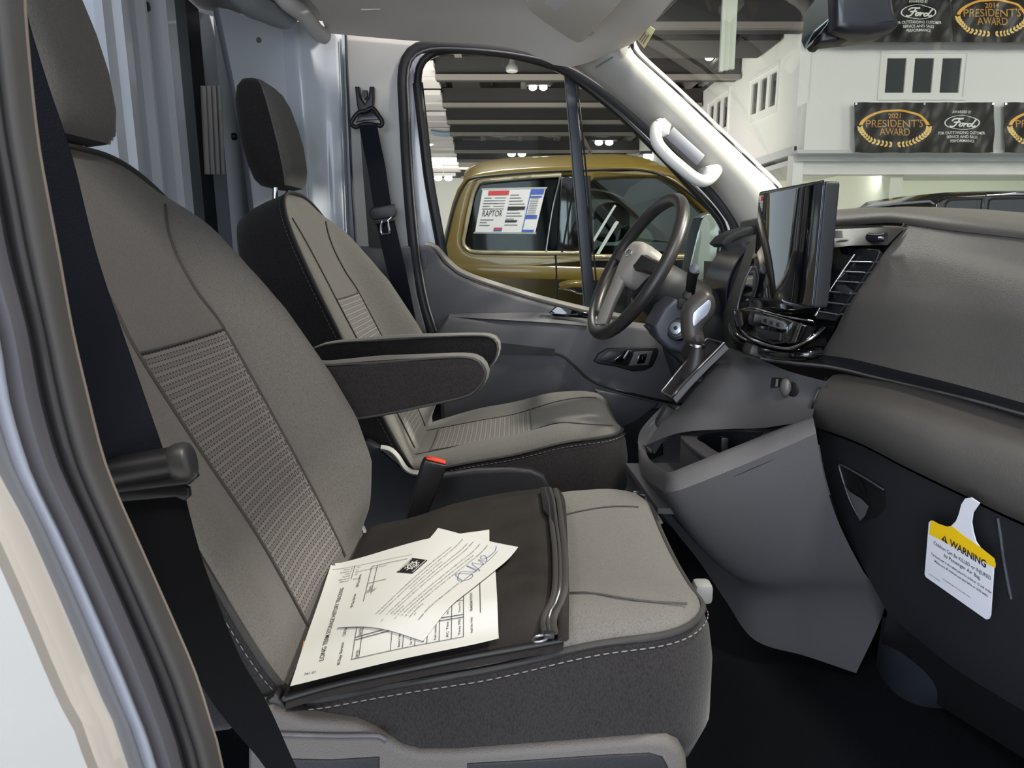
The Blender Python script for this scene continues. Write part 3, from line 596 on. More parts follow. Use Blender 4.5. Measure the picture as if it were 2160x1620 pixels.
    for h, hx, hy, r in hs[1:-1]:
        row = []
        for i in range(25):
            u = -1+2*i/24; yy = u*hy*.86
            xx = hx - (max(0, abs(yy)-(hy-r))**2/(2*r) if abs(yy) > hy-r else 0)
            row.append(Vector((-.603-.18*h + xx + .0016 + .010*(1-u*u)*math.sin(PI*min(1, max(0, h/.25))), yy, .985+h)))
        fr.append(row)
    grid('headrest_front', fr, FAB, he, thick=.004, nrm=(-1, 0, 0), label='warm grey headrest front')
    for e in (0, -1):
        dashes('headrest_stitch', [r_[e] + Vector((.0, .002*(-1 if e == 0 else 1), 0)) for r_ in fr], 34, .0007, THREAD, he)
    for sg in (-1, 1):
        p = bk(.672, sg*.055, -.05); q = Vector((-.603, sg*.055, 1.0))
        tube('headrest_post', [p, q], .0065, CHROME, he, 10); disc('post_collar', p + A_*.016, A_, .013, .02, BLK, he, 16, .004)
    # base under the cushion
    rbox('seat_base', (-.03, 0, .11), (.44, .40, .19), PLASD, t, .02)
    for sg in (-1, 1): rbox('slide_rail', (-.02, sg*.16, .012), (.50, .035, .024), BLK, t, .004)
    tube('height_bar', [Vector((.16, -.10, .20)), Vector((.235, -.10, .19)), Vector((.255, .0, .165)), Vector((.235, .10, .19)), Vector((.16, .10, .20))], .006, CHROME, t, 8)
    return t
def copy_tree(o, parent=None):
    c = o.copy(); C.objects.link(c)
    if parent is not None: c.parent = parent
    for ch in list(o.children): copy_tree(ch, c)
    return c
seat = make_seat()
bpy.context.view_layer.update()
seat2 = copy_tree(seat)
YP, YD = 1.05, 1.95
seat.location = (0, YP, 0); seat2.location = (.03, YD, 0)
seat['label'] = 'nearer grey cloth front seat with black document bag and papers on its cushion'
seat2['label'] = 'farther grey cloth front seat, empty, behind the steering wheel'
def under(root, o):
    """hang a piece built in the cab's own coordinates under a moved thing"""
    o.parent = root; o.location = -Vector(root.location); return o
# armrests: nearer seat carries one on its far side, driver seat one on its near side
def armrest(root, outl, Y, lab):
    a = pl('armrest', outl, Y, .062, FABD, None, .010, smooth=70, label=lab, seg=3); under(root, a)
    pts = ppx(cr(outl, 70, True), Y); e = [Vector((x, Y+.003, z)) for x, z in pts]
    mid = sum(e, Vector())/len(e)
    w_ = tube('armrest_piping', [p + (mid-p).normalized()*.003 for p in e], .0028, PIPE, a, 6, closed=True)
    cap = [(x, z) for x, z in pts]
    sel = [Vector((x, 0, z)) for x, z in cap if z > mid.z - .012 and x > mid.x-.2]
    sel.sort(key=lambda p: math.atan2(p.z-mid.z+.05, p.x-mid.x-.02))
    rows = [[p + Vector((0, Y+yy, 0)) + (p + Vector((0, mid.y, 0)) - mid).normalized()*o_ for p in sel] for yy, o_ in ((.008, .0005), (.016, .004), (.031, .005), (.046, .004), (.054, .0005))]
    grid('armrest_pad', rows, FAB, a, label='warm grey armrest top')
    return a
arm1 = [(600, 776), (690, 770), (800, 762), (900, 756), (975, 753), (1008, 760), (1025, 780), (1024, 800), (1010, 822), (984, 838), (900, 858), (800, 880), (700, 890), (610, 880)]
arm2 = [(648, 748), (664, 735), (700, 725), (800, 717), (900, 711), (1000, 708), (1036, 711), (1050, 724), (1051, 742), (1042, 764), (1020, 782), (960, 800), (800, 840), (690, 850), (655, 800)]
armrest(seat, arm1, 1.325, None); armrest(seat2, arm2, 1.635, None)
# buckle of the nearer seat
bq = Fr(P(915, 985, 1.37), Vector((.90, .18, -.30)), Vector((.30, .0, .95)))
bu = plate('belt_buckle', [[(-.022, .012), (.020, .012), (.022, .004), (.014, -.12), (-.020, -.12), (-.024, .0)]], Fr(bq.at(0, 0, .012), bq.U, bq.V), .024, BLK, None, .004); under(seat, bu)
rr = plate('release_button', [[(-.019, .013), (.018, .013), (.018, .0165), (-.019, .0165)]], Fr(bq.at(0, 0, .008), bq.U, bq.V), .016, RED, bu, .001, label='red release button')
tube('buckle_stalk', [bq.at(-.002, -.11), bq.at(-.02, -.2), bq.at(-.03, -.26)], .008, BLK, bu, 8)
# hinge bracket where the backrest meets the cushion
hk = pl('hinge_bracket', [(748, 1118), (754, 1108), (766, 1118), (770, 1128), (758, 1158), (736, 1154)], 1.30, .02, PLASL, None, .003, label='pale plastic hinge cover'); under(seat, hk)
st_ = rbox('height_knob', P(1481, 1247, 1.0), (.026, .03, .03), mat('knob_pale', (132, 132, 132), .5), None, .007); under(seat, st_)
lv = pl('recline_lever', [(560, 1478), (578, 1466), (596, 1480), (613, 1506), (590, 1500), (568, 1490)], .785, .02, BLK, None, .004); under(seat, lv)
# side shield of the nearer seat
sh = pl('side_shield', [(520, 1502), (572, 1496), (600, 1506), (640, 1521), (700, 1525), (748, 1529), (790, 1545), (822, 1564), (850, 1580), (885, 1589), (960, 1589), (1060, 1582), (1180, 1573), (1290, 1564), (1370, 1558), (1410, 1562), (1436, 1580), (1450, 1606), (1456, 1680), (1456, 1900), (520, 1900)], .775, .035, mat('shield_plastic', (88, 84, 82), .6, bump=.3, scale=700, kind='grain'), None, .010, seg=3); under(seat, sh)
pl('shield_recess', [(600, 1602), (700, 1604), (800, 1598), (800, 1660), (600, 1660)], .773, .006, PLASD, sh, .002)
pl('shield_recess', [(985, 1612), (1100, 1606), (1280, 1594), (1370, 1590), (1398, 1598), (1410, 1620), (1410, 1700), (985, 1700)], .773, .006, PLASD, sh, .002)
tube('shield_rib', L([(575, 1548, .772), (700, 1552, .772), (800, 1552, .772), (815, 1560, .772)], 14), .003, PLASG, sh, 6)
# dark side shield of the driver seat
s2 = pl('side_shield', [(740, 925), (775, 930), (800, 945), (835, 975), (870, 1000), (930, 1004), (1000, 993), (1080, 990), (1120, 992), (1148, 1006), (1164, 1040), (1168, 1150), (740, 1200)], 1.66, .03, PLASD, None, .008); under(seat2, s2)
tube('shield_edge', L([(804, 944, 1.655), (822, 948, 1.655), (838, 962, 1.655), (858, 990, 1.655), (885, 998, 1.655), (925, 990, 1.655)], 20), 0, PLASL, s2, 8, flat=(.006, .010, (0, -1, 0)), label='pale plastic edge')
# ================================================================== seat belts
def strap(name, left, right, Yl, Yr, m, parent, n=40, thick=.0016):
    a = [P(x, y, Yl[0]+(Yl[1]-Yl[0])*i/(n-1)) for i, (x, y) in enumerate(cr(left, n))]
    b = [P(x, y, Yr[0]+(Yr[1]-Yr[0])*i/(n-1)) for i, (x, y) in enumerate(cr(right, n))]
    return ribbon(name, a, b, m, parent, thick)
sb = thing('seat_belt', 'wide black seat belt hanging in front of the nearer seat with its tongue', 'seat belt', 'seat belts')
strap('webbing', [(-75, -60), (-40, 80), (0, 200), (52, 350), (92, 540), (150, 745), (219, 976)], [(36, -60), (60, 50), (100, 180), (150, 330), (203, 540), (272, 745), (345, 955)], (.50, .60), (.52, .62), BELT, sb)
strap('webbing', [(238, 1030), (262, 1110), (300, 1200), (370, 1345), (450, 1485), (545, 1600), (600, 1680)], [(388, 1040), (405, 1110), (435, 1210), (502, 1380), (560, 1480), (610, 1590), (650, 1680)], (.63, .64), (.63, .65), mat('belt_webbing_shaded', (13, 14, 17), .8, spec=.1, bump=.3, scale=700), sb)  # lower run: its shade is put into a darker webbing colour
tp = [(214, 1003, .605), (260, 992, .605), (330, 979, .607), (372, 972, .608)]
tg = tube('belt_tongue', L(tp, 16), .0125, mat('tongue_plastic', (34, 33, 35), .42), sb, 16)
ca = (P(395, 980, .608)-P(330, 992, .607)).normalized()
c_ = P(380, 975, .606)
loft('tongue_stop', [[c_ + ca*x + (Vector((0, 1, 0))*math.cos(2*PI*k/24)*.7 + ca.cross(Vector((0, 1, 0)))*math.sin(2*PI*k/24))*r for k in range(24)] for x, r in ((-.010, .010), (-.006, .0145), (0, .0165), (.006, .0165), (.010, .0145), (.0115, .010))], mat('stop_plastic', (58, 57, 58), .4), tg, angle=60)
pl('tongue_lip', [(233, 1022), (300, 1010), (380, 992), (408, 1000), (412, 1010), (398, 1024), (330, 1032), (238, 1044)], .612, .012, BLK, tg, .003)
pl('tongue_blade', [(236, 1036), (380, 1020), (398, 1030), (400, 1048), (388, 1058), (370, 1050), (240, 1062)], .618, .006, mat('blade_black', (16, 17, 20), .4), tg, .002)
db = thing('seat_belt', 'narrow black seat belt hanging from the loop on the far pillar', 'seat belt', 'seat belts')
strap('webbing', [(757, 264), (766, 310), (777, 365), (787, 430), (800, 500), (818, 575), (838, 640), (856, 700)], [(795, 262), (803, 305), (813, 352), (824, 425), (840, 500), (858, 580), (872, 650), (884, 705)], (2.29, 2.27), (2.29, 2.27), BELT, db)
strap('webbing', [(760, 275), (764, 340), (770, 420), (778, 522)], [(775, 275), (785, 360), (796, 440), (806, 524)], (2.33, 2.335), (2.33, 2.335), BLK, db)
an = pl('anchor_bracket', [(748, 182), (757, 182), (760, 205), (769, 219), (777, 205), (779, 182), (788, 182), (788, 205), (786, 228), (780, 240), (774, 243), (764, 243), (756, 238), (752, 218)], 2.325, .03, mat('anchor_black', (34, 34, 38), .4), db, .004)
pl('bracket_cap', [(764, 190), (774, 190), (775, 202), (769, 210), (763, 202)], 2.33, .02, PLASG, an, .002)
ringpts = [(772, 234), (786, 228), (800, 246), (806, 256), (804, 266), (796, 264), (770, 262), (750, 268), (742, 262), (743, 254), (756, 238)]
tube('belt_ring', V3(cr([tuple(P(x, y, 2.30)) for x, y in ringpts], 50, True)), .0065, BLK, db, 8, closed=True)
pl('ring_plate', [(756, 244), (772, 236), (790, 236), (800, 252), (770, 254), (750, 258)], 2.305, .008, mat('ring_metal', (50, 50, 56), .3, metal=.4), db, .002)
dt = pl('belt_tongue', [(778, 446), (784, 438), (830, 430), (836, 436), (836, 450), (832, 458), (790, 464), (781, 460)], 2.265, .02, mat('tongue_black', (40, 41, 46), .4), db, .004)
pl('tongue_lip', [(786, 464), (832, 456), (834, 466), (792, 474)], 2.27, .01, BLK, dt, .002)
tube('latch_plate', V3(cr([tuple(P(x, y, 2.262)) for x, y in ((806, 466), (804, 480), (806, 493), (821, 491), (820, 476), (818, 464))], 24)), .0035, CHROME, dt, 6)
tube('latch_hook', L([(818, 466, 2.262), (826, 458, 2.262)], 4), .004, CHROME, dt, 6)
# ================================================================== bag and papers on the nearer cushion
SN = Vector((-.172, 0, 1)).normalized()
def S(px, py, h): return PP(px, py, Vector((-.27, 1.05, .338+h)), SN)
def cush_z(x, y): return ztop(max(-.27, min(x, .2)), min(max(abs(y-YP), .19), .245))
def onseat(p, h):
    """put p just above the cushion"""
    return Vector((p.x, p.y, cush_z(p.x, p.y) + .006 + h))
bag = thing('document_bag', 'flat black zipped document bag lying on the nearer seat cushion', 'bag')
def seat_pt(px, py, h):
    p = S(px, py, h)
    for _ in range(6):
        z = cush_z(p.x, p.y) + .006 + h
        p = PZ(px, py, z)
    return p
near_e = [(602, 1474), (700, 1446), (800, 1424), (900, 1404), (1000, 1384), (1100, 1366), (1188, 1350)]
far_e = [(770, 1128), (790, 1108), (850, 1096), (900, 1082), (960, 1062), (1060, 1040), (1164, 1028)]
left_e = [(602, 1474), (640, 1390), (690, 1290), (740, 1190), (770, 1128)]
right_e = [(1188, 1350), (1194, 1280), (1196, 1200), (1192, 1110), (1164, 1028)]
def E3(l, n, h): return [seat_pt(x, y, h) for x, y in cr(l, n)]
def bag_skin(name, h, m, parent, sag=0.0, inset=0):
    a, b, c, d = E3(near_e, 40, h), E3(far_e, 40, h), E3(left_e, 30, h), E3(right_e, 30, h)
    rows = []
    for j in range(30):
        v = j/29; r = []
        for i in range(40):
            u = i/39
            p = a[i]*(1-v)+b[i]*v + c[j]*(1-u)+d[j]*u - (a[0]*(1-u)*(1-v)+a[-1]*u*(1-v)+b[0]*(1-u)*v+b[-1]*u*v)
            edge = min(u, 1-u, v, 1-v)
            q = onseat(p, h + .0015*math.sin(9*u+5*v)*min(1, edge*6) + sag*min(1, edge*9)); r.append(q)
        rows.append(r)
    return rows
rb = bag_skin('x', .006, BAG, None, .012)
gb = grid('bag_panel', rb, BAG, bag, thick=.013, nrm=(0, 0, -1), label='black woven front panel')
tube('bag_welt', rb[0], .004, BLK, bag, 8); tube('bag_welt', [r[0] for r in rb], .004, BLK, bag, 8)
zl = [(1160, 1034), (1168, 1060), (1174, 1110), (1180, 1160), (1182, 1220), (1178, 1262), (1172, 1284), (1160, 1300), (1156, 1320), (1160, 1340)]
zp = [onseat(seat_pt(x, y, .018), .022) for x, y in cr(zl, 60)]
zt = tube('zip_teeth', zp, 0, mat('zip_metal', (120, 120, 122), .3, metal=.8), bag, 6, flat=(.0022, .0016, (0, 0, 1)))
for dx in (-9, 11):
    tube('zip_tape', [onseat(seat_pt(x+dx, y, .018), .0205) for x, y in cr(zl, 60)], 0, mat('zip_tape', (50, 47, 47), .7), bag, 6, flat=(.0042, .002, (0, 0, 1)))
tube('zip_tape', [onseat(seat_pt(x, y, .016), .018) for x, y in cr([(1172, 1036), (1184, 1060), (1188, 1140), (1190, 1240), (1188, 1352)], 40)], 0, BAG, bag, 6, flat=(.006, .003, (0, 0, 1)))
zq = onseat(seat_pt(1158, 1346, .02), .024)
zs = rbox('zip_slider', zq, (.012, .010, .007), mat('slider_metal', (66, 66, 68), .3, metal=.7), bag, .002)
zb = [onseat(seat_pt(x, y, .02), .025) for x, y in ((1152, 1348), (1130, 1352), (1124, 1362), (1140, 1362), (1154, 1356))]
tube('zip_pull', V3(cr([tuple(p) for p in zb], 24, True)), .0016, mat('pull_metal', (150, 150, 152), .25, metal=.9), zs, 6, closed=True)
pk = [onseat(seat_pt(x, y, .016), .0225) for x, y in ((1140, 1036), (1160, 1034), (1176, 1130), (1168, 1110), (1146, 1082))]
mk('bag_pocket', pk + [p - Vector((0, 0, .003)) for p in pk], [(0, 1, 2, 3, 4), (9, 8, 7, 6, 5)] + [(i, (i+1) % 5, 5+(i+1) % 5, 5+i) for i in range(5)], BLK, bag)
# ---- sheets of paper
def sheet(name, label, corners, h, curl=None, group='papers on the bag', m=PAPER, n=24):
    """corners: lower left, lower right, upper right, upper left of the page as it is read"""
    c = []
    for k, (x, y) in enumerate(corners):
        p = seat_pt(x, y, .022+h)
        c.append(p)
    def bend(u, v):
        p = c[0]*(1-u)*(1-v)+c[1]*u*(1-v)+c[2]*u*v+c[3]*(1-u)*v
        z = cush_z(p.x, p.y) + .028 + h
        return Vector((0, 0, z-p.z + (curl(u, v) if curl else 0)))
    f = quadmap(*c, lift=0, bend=bend)
    if f.n.z < 0: f.n = -f.n
    def g(u, v, l=.0007):
        p = c[0]*(1-u)*(1-v)+c[1]*u*(1-v)+c[2]*u*v+c[3]*(1-u)*v; return p + f.n*l + bend(u, v)
    g.n, g.w, g.h = f.n, f.w, f.h
    t = thing(name, label, 'paper', group)
    rows = [[g(i/n, j/n, 0) for i in range(n+1)] for j in range(n+1)]
    grid('sheet', rows, m, t, thick=.0003, nrm=-f.n)
    return t, g
og, _ = sheet('envelope', 'orange envelope peeping from under the white forms near the backrest', [(634, 1384), (680, 1372), (668, 1346), (640, 1352)], -.004, group=None, m=ORANGE)
og['category'] = 'envelope'
s1, g1 = sheet('paper_sheet', 'plain white sheet lying under the ruled form, showing along its upper edge', [(780, 1390), (1034, 1320), (1032, 1117), (706, 1188)], .0005)
s2_, g2 = sheet('paper_sheet', 'long storage history form with a ruled table, broad white sheet', [(1052, 1346), (1042, 1150), (698, 1192), (612, 1447)], .0015)
# page is read along the backrest: u runs from near to far, v from the seat front to the backrest
c2 = [g2(0, 1, 0), g2(1, 1, 0), g2(1, 0, 0), g2(0, 0, 0)]
def h2(u, v, l=.0009): return g2(u, v, l)
h2.n, h2.w, h2.h = g2.n, g2.w, g2.h
pr = Print(h2)
pr.text('LONG TERM STORAGE HISTORY TRACKING', .42, .865, .0056, 'CENTER', width=.60*h2.w, bold=.006)
for t_, u_ in (('60 Day Service', .13), ('120 Day Service', .31), ('90 Day Service', .55), ('360 Day Service', .76)):
    pr.text(t_, u_, .775, .0036, 'CENTER', bold=.01)
vl = (.72, .685, .53, .47, .41, .35, .29, .23, .17)
for u_ in (.08, .19, .205, .315, .43, .445, .60, .615, .70, .90): pr.stroke([(u_, .72), (u_, .17)], .0009, False)
for v_ in vl: pr.stroke([(.08, v_), (.60, v_)], .0007, False)
pr.stroke([(.615, .72), (.90, .72)], .0007, False); pr.stroke([(.615, .685), (.90, .685)], .0007, False); pr.stroke([(.615, .53), (.7, .53)], .0007, False)
for u_ in (.085, .21, .45, .62): pr.text('DATE', u_, .69, .0030, bold=.01)
for k, t_ in enumerate(('Battery Voltage', "Set 'V' if needed", 'RUN AC until COLD', 'Fuel needed?', 'AC Test', 'Tires PSI', 'Install date / Initial')):
    pr.text(t_, .095, vl[k+2]-.045, .0026, width=.085*h2.w, bold=.01)
    pr.text(t_, .22, vl[k+2]-.045, .0024, width=.075*h2.w)
pr.stroke([(.20, .085), (.56, .085)], .0008, False); pr.text('PLACE IN STOCK SITE', .22, .125, .0028, bold=.01)
pr.out('form_print', INK, s2_)
def h4(u, v, l=.0009): return g2(v, 1-u, l)
h4.n, h4.w, h4.h = g2.n, g2.h, g2.w
pr = Print(h4)
pr.stroke([(.02, .955), (.55, .945)], .0006, False); pr.stroke([(.165, .96), (.165, .80)], .0006, False)
for k, (a, b) in enumerate((('Policy #:', '741'), ('Revision #:', '01'), ('Topic:', 'Vehicle Management Process'), ('Facility:', 'All'), ('Approved:', ''), ('Effective:', '8/4/16'))):
    v = .925-.028*k; pr.text(a, .155, v, .0028, 'RIGHT')
    if b: pr.text(b, .18, v, .0028)
pr.text('741-01', .055, .045, .0036)
pr.out('header_lettering', INK, s2_)
s3, g3 = sheet('paper_sheet', 'small letter turned askew on top of the form with emblem and signature', [(892, 1352), (1093, 1163), (924, 1122), (712, 1323)], .004, curl=lambda u, v: .008*max(0, u-.82)**2/.04 + .0015*math.sin(PI*u))
c3 = g3
def h3(u, v, l=.0009): return g3(u, v, l)
h3.n, h3.w, h3.h = g3.n, g3.w, g3.h
pr = Print(h3)
em = Print(h3)
em.rect(.50, .74, .66, .95); pr.out
wh = Print(h3)
wh.rect(.51, .75, .65, .76, .0004).rect(.51, .93, .65, .94, .0004).ring(.58, .845, .040, .050, .72, l=.0004).ring(.58, .845, .018, .024, .6, l=.0004)
for i in range(8):
    a = 2*PI*i/8; wh.poly([(.58+.044*math.cos(a-.2), .845+.055*math.sin(a-.2)), (.58+.060*math.cos(a), .845+.075*math.sin(a)), (.58+.044*math.cos(a+.2), .845+.055*math.sin(a+.2))], .0004)
wh.text('STATE', .58, .905, .0030, 'CENTER', l=.0004); wh.text('FAIR', .58, .768, .0030, 'CENTER', l=.0004)
lines = ['THIS VEHICLE MEETS THE REQUIREMENTS OF INTERNATIONAL FIRE CODE 314.4 Vehicles.', 'Liquid-fueled or gaseous-fueled vehicles, aircraft, boats or other motor craft shall not be', 'located indoors except as follows:',
         '1. The engine starting system is made inoperable or batteries are disconnected except', 'where the fire code official requires that the batteries remain connected to maintain safety', 'features.', '2. Fuel in fuel tanks does not exceed one-quarter tank or 5 gallons (19 L), whichever is least.',
         '3. Fuel tanks and fill openings are closed and sealed to prevent tampering.', '4. Vehicles, aircraft, boats or other motor craft equipment are not fueled or defueled within', 'the building.']
for k, t_ in enumerate(lines):
    pr.text(t_, .10 if k != 2 else .35, .66-.044*k, .0021, 'LEFT', width=min(.86, .0098*len(t_))*h3.w)
pr.text('THIS VEHICLE HAS BEEN INSPECTED BY', .10, .16, .0021, width=.40*h3.w); pr.stroke([(.50, .155), (.93, .165)], .0005, False)
for dv, uu in ((.52, .04), (.40, .07), (.24, .12)): pr.rect(uu, dv, uu+.02, dv+.004)
sg = Print(h3)
sg.stroke([(.53, .17), (.58, .30), (.62, .15), (.56, .12), (.52, .20), (.62, .28), (.66, .14), (.70, .30), (.68, .12), (.74, .28), (.76, .16), (.80, .27), (.80, .17), (.86, .24), (.84, .28), (.82, .22), (.92, .19), (.97, .22)], .0007)
pr.out('letter_print', INK, s3); em.out('emblem_ground', mat('emblem_black', (26, 26, 28), .6), s3); wh.out('emblem_marks', PAPER, s3); sg.out('signature', BLUEINK, s3)
# ================================================================== dashboard
N_D = 44
def xt(r): r.append(r[-1] + Vector((.02, -.20, 0))); return r   # the dashboard goes on past the frame to its near end
def LX(pts, n=30, smooth=True):
    p = [tuple(PX(*q)) for q in pts]; r = V3(cr(p, n) if smooth else even(p, n))
    return xt(r) if n == N_D else r
def LZ(pts, n=30): return xt(V3(cr([tuple(PZ(*q)) for q in pts], n)))
da = thing('dashboard', 'grey and black dashboard with touchscreen, vents and glovebox across the cab', 'dashboard')
# top pad with rolled lip
T0 = V3(cr([(1.06, 2.30, .86), (1.08, 1.95, .86), (1.09, 1.5, .865), (1.02, 1.0, .865), (.95, .62, .86)], N_D+1))
T1 = xt(V3(cr([tuple(P(1560, 468, 2.26)), tuple(P(1640, 452, 1.98)), tuple(PX(1700, 446, .66)), tuple(PX(1763, 442, .68)), tuple(PX(1827, 438, .70)), tuple(PX(1907, 437, .72)), tuple(PX(1983, 437, .73)), tuple(PX(2037, 444, .735)), tuple(PX(2160, 452, .75)), tuple(PX(2290, 462, .76))], N_D)))
T2 = xt(V3(cr([tuple(P(1562, 474, 2.22)), tuple(P(1640, 462, 1.92)), tuple(PX(1700, 462, .60)), tuple(PX(1760, 460, .60)), tuple(PX(1860, 451, .615)), tuple(PX(1907, 453, .62)), tuple(PX(2000, 463, .63)), tuple(PX(2160, 481, .66)), tuple(PX(2290, 494, .675))], N_D)))
T3 = xt(V3(cr([tuple(P(1564, 488, 2.22)), tuple(P(1640, 476, 1.92)), tuple(PX(1700, 480, .598)), tuple(PX(1760, 479, .598)), tuple(PX(1860, 470, .613)), tuple(PX(1907, 472, .618)), tuple(PX(2000, 485, .628)), tuple(PX(2160, 503, .658)), tuple(PX(2290, 518, .673))], N_D)))
T4 = [p + Vector((.055, 0, .004)) for p in T3]
def mid(a, b, t, off=(0, 0, 0)): return [p*(1-t)+q*t + Vector(off) for p, q in zip(a, b)]
grid('top_pad', [T0, mid(T0, T1, .5), mid(T0, T1, .85, (0, 0, .002)), T1, mid(T1, T2, .5, (0, 0, .006)), mid(T1, T2, .85, (0, 0, .004)), T2, mid(T2, T3, .5, (-.004, 0, 0)), T3, mid(T3, T4, .3), T4], SOFT, da, angle=70)
# upper panel in front of the nearer seat
R0 = LX([(1915, 470, .622), (2000, 480, .632), (2160, 498, .662), (2290, 512, .677)], N_D)
R1 = LX([(1880, 515, .598), (1990, 530, .612), (2160, 560, .642), (2290, 580, .66)], N_D)
R1b = LX([(1835, 578, .568), (1950, 592, .59), (2160, 622, .623), (2290, 640, .645)], N_D)
R2 = LX([(1787, 643, .548), (1900, 655, .565), (2050, 672, .60), (2160, 686, .615), (2290, 702, .635)], N_D)
R3 = LX([(1730, 748, .548), (1800, 758, .556), (1887, 779, .572), (1987, 803, .592), (2087, 830, .612), (2160, 850, .625), (2290, 886, .645)], N_D)
grid('airbag_panel', [R0, R1, mid(R1, R1b, .5, (-.006, 0, .002)), R1b, mid(R1b, R2, .5, (-.004, 0, 0)), R2, mid(R2, R3, .5, (.004, 0, 0)), R3, [p + Vector((.03, 0, -.004)) for p in R3]], SOFT, da, angle=60)
tube('panel_edge', [p + Vector((-.002, .002, 0)) for p in V3(cr([tuple(R0[0]), tuple(R1[0]), tuple(R1b[0]), tuple(R2[0]), tuple(R3[0])], 30))], .0022, BLK, da, 6)
# ledge with bright edge, recess below, padded roll
R4 = LZ([(1606, 754, .640), (1670, 763, .640), (1753, 772, .642), (1853, 795, .642), (1953, 818, .642), (2053, 842, .642), (2160, 871, .642), (2290, 908, .642)], N_D)
R3w = V3(cr([tuple(PX(1612, 742, .53)), tuple(PX(1680, 748, .542))] + [tuple(p) for p in R3[::6]] + [tuple(R3[-1])], N_D+1))
grid('ledge_top', [[p + Vector((.03, 0, 0)) for p in R3w], R3w, mid(R3w, R4, .6, (0, 0, .001)), R4, [p + Vector((.001, 0, -.006)) for p in R4], [p + Vector((.05, 0, -.010)) for p in R4]], PLASD, da)
tube('ledge_trim', [p + Vector((-.001, 0, -.001)) for p in R4], .0021, mat('trim_satin', (150, 146, 142), .3, metal=.7), da, 6)
R5 = LX([(1745, 797, .545), (1853, 818, .567), (1953, 848, .588), (2053, 878, .61), (2160, 911, .63), (2290, 950, .65)], N_D)
R5i = [p + Vector((.05, 0, .010)) for p in R5]
grid('ledge_recess', [[p + Vector((.04, 0, -.010)) for p in V3(even([tuple(q) for q in R4], N_D+1))], [p + Vector((.06, 0, 0)) for p in R5i], R5i], BLK, da)
R6a = LX([(1728, 826, .522), (1853, 850, .538), (1953, 882, .558), (2053, 918, .582), (2160, 955, .602), (2290, 1000, .622)], N_D)
R6 = LX([(1716, 856, .515), (1840, 886, .527), (1945, 926, .547), (2050, 972, .572), (2160, 1022, .592), (2290, 1080, .612)], N_D)
R6b = LX([(1714, 882, .527), (1822, 915, .54), (1925, 962, .56), (2040, 1018, .582), (2160, 1074, .60), (2290, 1130, .62)], N_D)
R7 = LX([(1718, 900, .552), (1807, 932, .562), (1913, 986, .578), (2037, 1046, .60), (2107, 1080, .612), (2160, 1104, .62), (2290, 1165, .638)], N_D)
grid('knee_roll', [R5i, mid(R5i, R5, .8, (0, 0, .003)), mid(R5, R6a, .3), R6a, R6, R6b, R7, [p + Vector((.03, 0, 0)) for p in R7]], SOFT, da, angle=70)
tube('roll_seam', [p + Vector((-.0015, .001, 0)) for p in V3(cr([tuple(R5[0]), tuple(R6a[0]), tuple(R6[0]), tuple(R6b[0]), tuple(R7[0])], 24))], .002, BLK, da, 6)
# glovebox
G1 = [p + Vector((.006, 0, -.006)) for p in R7]
G4 = LX([(1872, 1292, .66), (2000, 1400, .69), (2160, 1500, .72), (2290, 1580, .74)], N_D)
gd0 = V3(cr([tuple(G1[0]), tuple(PX(1740, 1000, .575)), tuple(PX(1772, 1100, .60)), tuple(PX(1828, 1210, .63)), tuple(G4[0])], 20))
gd1 = [G1[-1]*(1-i/19)+G4[-1]*(i/19) for i in range(20)]
gb_ = coons('glovebox_door', G1, G4, gd0, gd1, PLASD, da, bulge=(-.012, 0, 0))
LP = LX([(1850, 1400, .76), (2000, 1500, .78), (2160, 1600, .80), (2290, 1690, .82)], N_D)
coons('lower_panel', G4, LP, V3([G4[0], LP[0]]), V3([G4[-1], LP[-1]]), BLK, da)
capv = [r[-1] for r in (T0, T1, T2, T3, R0, R1, R1b, R2, R3, R4, R5, R6a, R6, R6b, R7, G4, LP)] + [Vector((1.08, LP[-1].y, LP[-1].z)), Vector((1.08, T0[-1].y, .80))]
ycap = min(p.y for p in capv)
capf = [Vector((p.x, ycap, p.z)) for p in capv]; kc = len(capv)
mk('dash_end_cap', capv + capf, [(i, (i+1) % kc, kc+(i+1) % kc, kc+i) for i in range(kc)] + [tuple(range(kc, 2*kc))], PLASD, da, smooth=False)
tube('door_side_gap', V3(cr([tuple(on(gb_, x, y, .001)) for x, y in ((2106, 1092), (2112, 1130), (2120, 1190), (2134, 1262))], 16)), .002, mat('gap_edge', (62, 64, 70), .5), gb_, 6)
gx = lambda l, dx=0: [PX(x, y, X+dx) for x, y, X in l]
def onplate(name, o, pxs, m, parent, lift=.004, depth=.006, n=0):
    """thin plate following the surface of o under the sighted outline"""
    f = [on(o, x, y, lift) for x, y in pxs]; c = [p - (p-Vector((0, 0, CZ))).normalized()*(-depth) for p in f]; k = len(f)
    return mk(name, f + c, [tuple(range(k)), tuple(range(2*k-1, k-1, -1))] + [(i, (i+1) % k, k+(i+1) % k, k+i) for i in range(k)], m, parent, smooth=False)
hl_ = onplate('glovebox_latch', gb_, [(1776, 981), (1868, 1031), (1870, 1068), (1850, 1092), (1822, 1098), (1813, 1090), (1786, 1022)], mat('latch_black', (20, 21, 23), .5), gb_, .002)
tube('latch_rim', V3(cr([tuple(on(gb_, x, y, .004)) for x, y in ((1820, 1096), (1796, 1050), (1775, 984), (1780, 980), (1824, 1004), (1868, 1031))], 30)), .0016, mat('rim_grey', (74, 74, 78), .5), hl_, 6)
onplate('latch_pull', gb_, [(1786, 1018), (1800, 1036), (1824, 1050), (1840, 1066), (1832, 1086), (1822, 1096)], PLASG, hl_, .006, .004)
